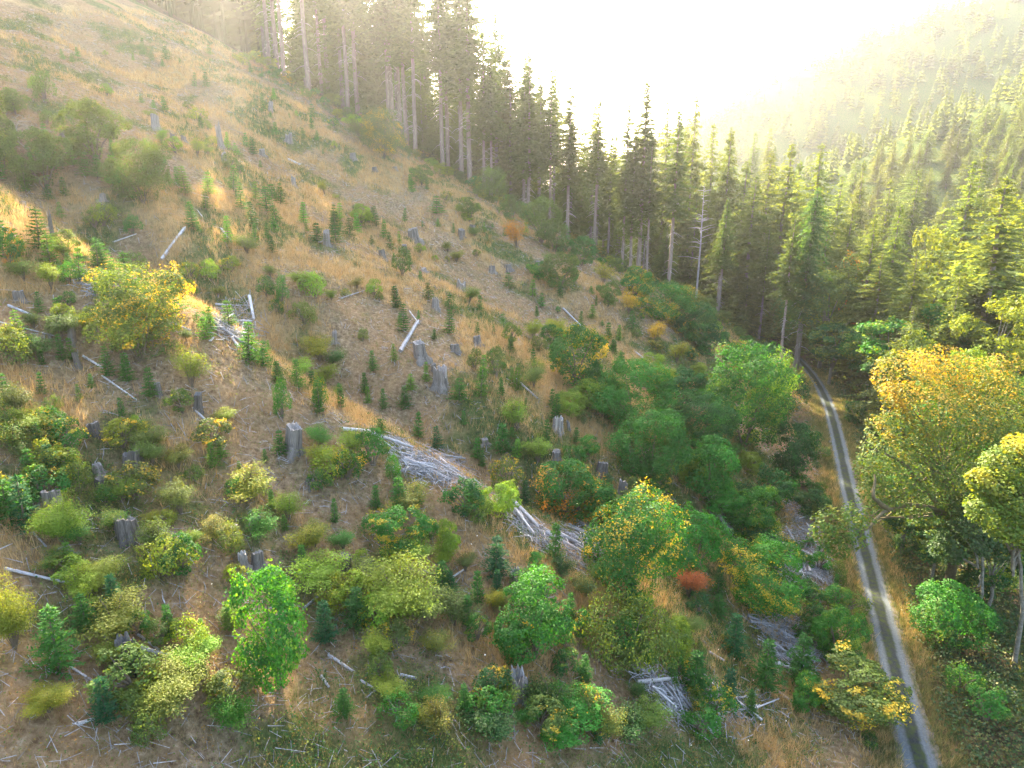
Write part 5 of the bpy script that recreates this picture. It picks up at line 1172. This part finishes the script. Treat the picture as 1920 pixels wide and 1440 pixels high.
blades('thin_grass', scatter(140000, BOX, lambda d, g, f, sr, t: .5 * clr(sr, t) * (1 - .5 * d)), 5, .36, .013, .45, (.30, .215, .12), (.17, .16, .05), .35, 'short faded grass and dead stalks thin on the litter', 'grass', M_GRASS)
blades('green_grass', scatter(90000, BOX, lambda d, g, f, sr, t: np.where(np.abs(sr) > 1.05, np.clip(g * .75 + .55 * (np.abs(sr) < 3.2), 0, 1), 0) * (t < 100)), 8, .36, .014, .4, (.085, .12, .03), (.20, .20, .05), .3, 'low green grass and herbs between the shrubs', 'grass', M_GRASS)

tv = rng.uniform(-12, 92, 15000); sv = rng.choice([-1, 1], 15000) * (1.05 + np.abs(rng.normal(0, 1.1, 15000))); xv, yv = xy(sv + road_s(tv), tv); zv = height(xv, yv)
blades('verge_grass', (xv, yv, zv, pix(xv, yv, zv)[2]), 6, .42, .014, .35, (.13, .15, .045), (.36, .27, .11), .45, 'mixed green and straw grass along both edges of the track', 'grass', M_GRASS)

def leafy(name, pts, per, r, hh, leaf, colr, tint, altp, label, cat):
    x, y, z, k = pts; n = len(x) * per
    rep = lambda a: np.repeat(a, per)
    R_ = rep(r * rng.uniform(.5, 1.3, len(x))); Hh = rep(hh * rng.uniform(.4, 1.3, len(x)))
    X = rep(x) + rng.normal(0, .5, n) * R_; Y = rep(y) + rng.normal(0, .5, n) * R_; Z = height(X, Y) + Hh * rng.random(n) ** .7
    mb = MB()
    tone = np.clip(rep(rng.uniform(.25, .75, len(x))) + rng.normal(0, .12, n), .05, 1); alt = rep((rng.random(len(x)) < altp) * rng.uniform(.4, 1, len(x)))
    add_leaves(mb, np.column_stack([X, Y, Z]), np.array([0, 0, 1.0]) + rng.normal(0, .6, (n, 3)), leaf * rng.uniform(.6, 1.3, n) * (.75 + rep(k) / 150), rng, tone, alt, aspect=.65)
    o = link(name, mb.mesh(name, M_LEAF)); o.color = (*colr, 1); o['tint'] = tuple(tint)
    return tag(o, label, cat, kind='stuff')
leafy('green_undergrowth', scatter(48000, BOX, lambda d, g, f, sr, t: clr(sr, t) * g * .8), 14, .5, .55, .11, (.032, .10, .016), (.20, .22, .03), .35, 'low green undergrowth of bramble and fern on the clearing', 'undergrowth')
leafy('weeds', scatter(85000, BOX, lambda d, g, f, sr, t: .45 * clr(sr, t) * (1 - .5 * g)), 8, .4, .45, .09, (.10, .14, .025), (.27, .14, .035), .45, 'faded olive and rusty weeds dotted over the litter', 'weeds')
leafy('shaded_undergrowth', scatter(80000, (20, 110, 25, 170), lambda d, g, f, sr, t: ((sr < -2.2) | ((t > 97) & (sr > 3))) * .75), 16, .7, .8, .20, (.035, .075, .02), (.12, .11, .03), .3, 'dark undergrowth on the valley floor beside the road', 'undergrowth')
leafy('forest_undergrowth', scatter(34000, (-80, 70, 120, 215), lambda d, g, f, sr, t: ((t > 96) & (t < 125) & (sr > 3)) * .8), 14, 1.0, 1.3, .26, (.06, .095, .025), (.25, .20, .04), .3, 'undergrowth at the foot of the forest trees', 'undergrowth')

# twigs and sticks lying over the litter
x, y, z, k = scatter(64000, BOX, lambda d, g, f, sr, t: .6 * clr(sr, t) * (1 - .6 * d) * (1 - .3 * g))
n = len(x); a = rng.random(n) * 6.283; L = rng.uniform(.2, .7, n) * (1 + 1.0 * (rng.random(n) < .08)); r = rng.uniform(.008, .022, n) * (.6 + k / 70)
e = np.column_stack([np.cos(a), np.sin(a)]) * L[:, None] / 2
A = np.column_stack([x - e[:, 0], y - e[:, 1]]); B = np.column_stack([x + e[:, 0], y + e[:, 1]])
A = np.column_stack([A, height(A[:, 0], A[:, 1]) + .05 + rng.random(n) * .12]); B = np.column_stack([B, height(B[:, 0], B[:, 1]) + .05 + rng.random(n) * .25])
sd_ = np.column_stack([-np.sin(a), np.cos(a), np.zeros(n)]) * r[:, None]; up_ = np.array([0, 0, 1.0]) * r[:, None] * 1.4
V = np.stack([A - sd_, A + sd_, A + up_, B - sd_ * .5, B + sd_ * .5, B + up_ * .5], 1).reshape(-1, 3)
o6 = np.arange(n)[:, None] * 6
F = np.concatenate([o6 + np.array([[0, 1, 4, 3]]), o6 + np.array([[1, 2, 5, 4]]), o6 + np.array([[2, 0, 3, 5]])])
mb = MB(); mb.add(V, F, np.repeat(rng.uniform(.2, 1.0, n), 6))
o = link('twigs', mb.mesh('twigs', M_GREY)); o.color = (.85, .82, .8, 1)
tag(o, 'grey twigs and sticks strewn over the cleared ground', 'twigs', kind='stuff')
# small white flower heads low on the slope
x, y, z, k = scatter(9000, (-30, 40, 25, 80), lambda d, g, f, sr, t: clr(sr, t) * (sr < 34) * .12 * (d + g))
mb = MB(); n = len(x)
add_leaves(mb, np.column_stack([x, y, z + .55 + .25 * rng.random(n)]), np.array([0, 0, 1.0]) + rng.normal(0, .4, (n, 3)), .085, rng, .9, aspect=1.0)
o = link('wildflowers', mb.mesh('wildflowers', M_LEAF)); o.color = (.7, .7, .66, 1); o['tint'] = (.7, .7, .66)
tag(o, 'tiny white flower heads dotted low on the slope', 'flowers', kind='stuff')

# ------------------------------------------------------------------ haze: the lit air of the valley
HX0, HX1, HY0, HY1, HZ0, HZ1 = -1350, 1650, -250, 2150, float(GZ.min()) - 1.2, float(GZ.max()) + 30
mb = MB()
V = [(x, y, z) for x in (HX0, HX1) for y in (HY0, HY1) for z in (HZ0, HZ1)]
mb.add(V, [(0, 1, 3, 2), (4, 6, 7, 5), (0, 4, 5, 1), (2, 3, 7, 6), (0, 2, 6, 4), (1, 5, 7, 3)])
m, nt, out = new_mat('haze')
pv = N(nt, 'ShaderNodeVolumePrincipled'); pv.inputs['Color'].default_value = (.97, .96, .95, 1); pv.inputs['Density'].default_value = HAZE_D; pv.inputs['Anisotropy'].default_value = HAZE_G
nt.links.new(pv.outputs[0], out.inputs['Volume'])
hz = link('haze', mb.mesh('haze', m))
tag(hz, 'pale sunlit haze filling the valley air', 'haze', kind='stuff')
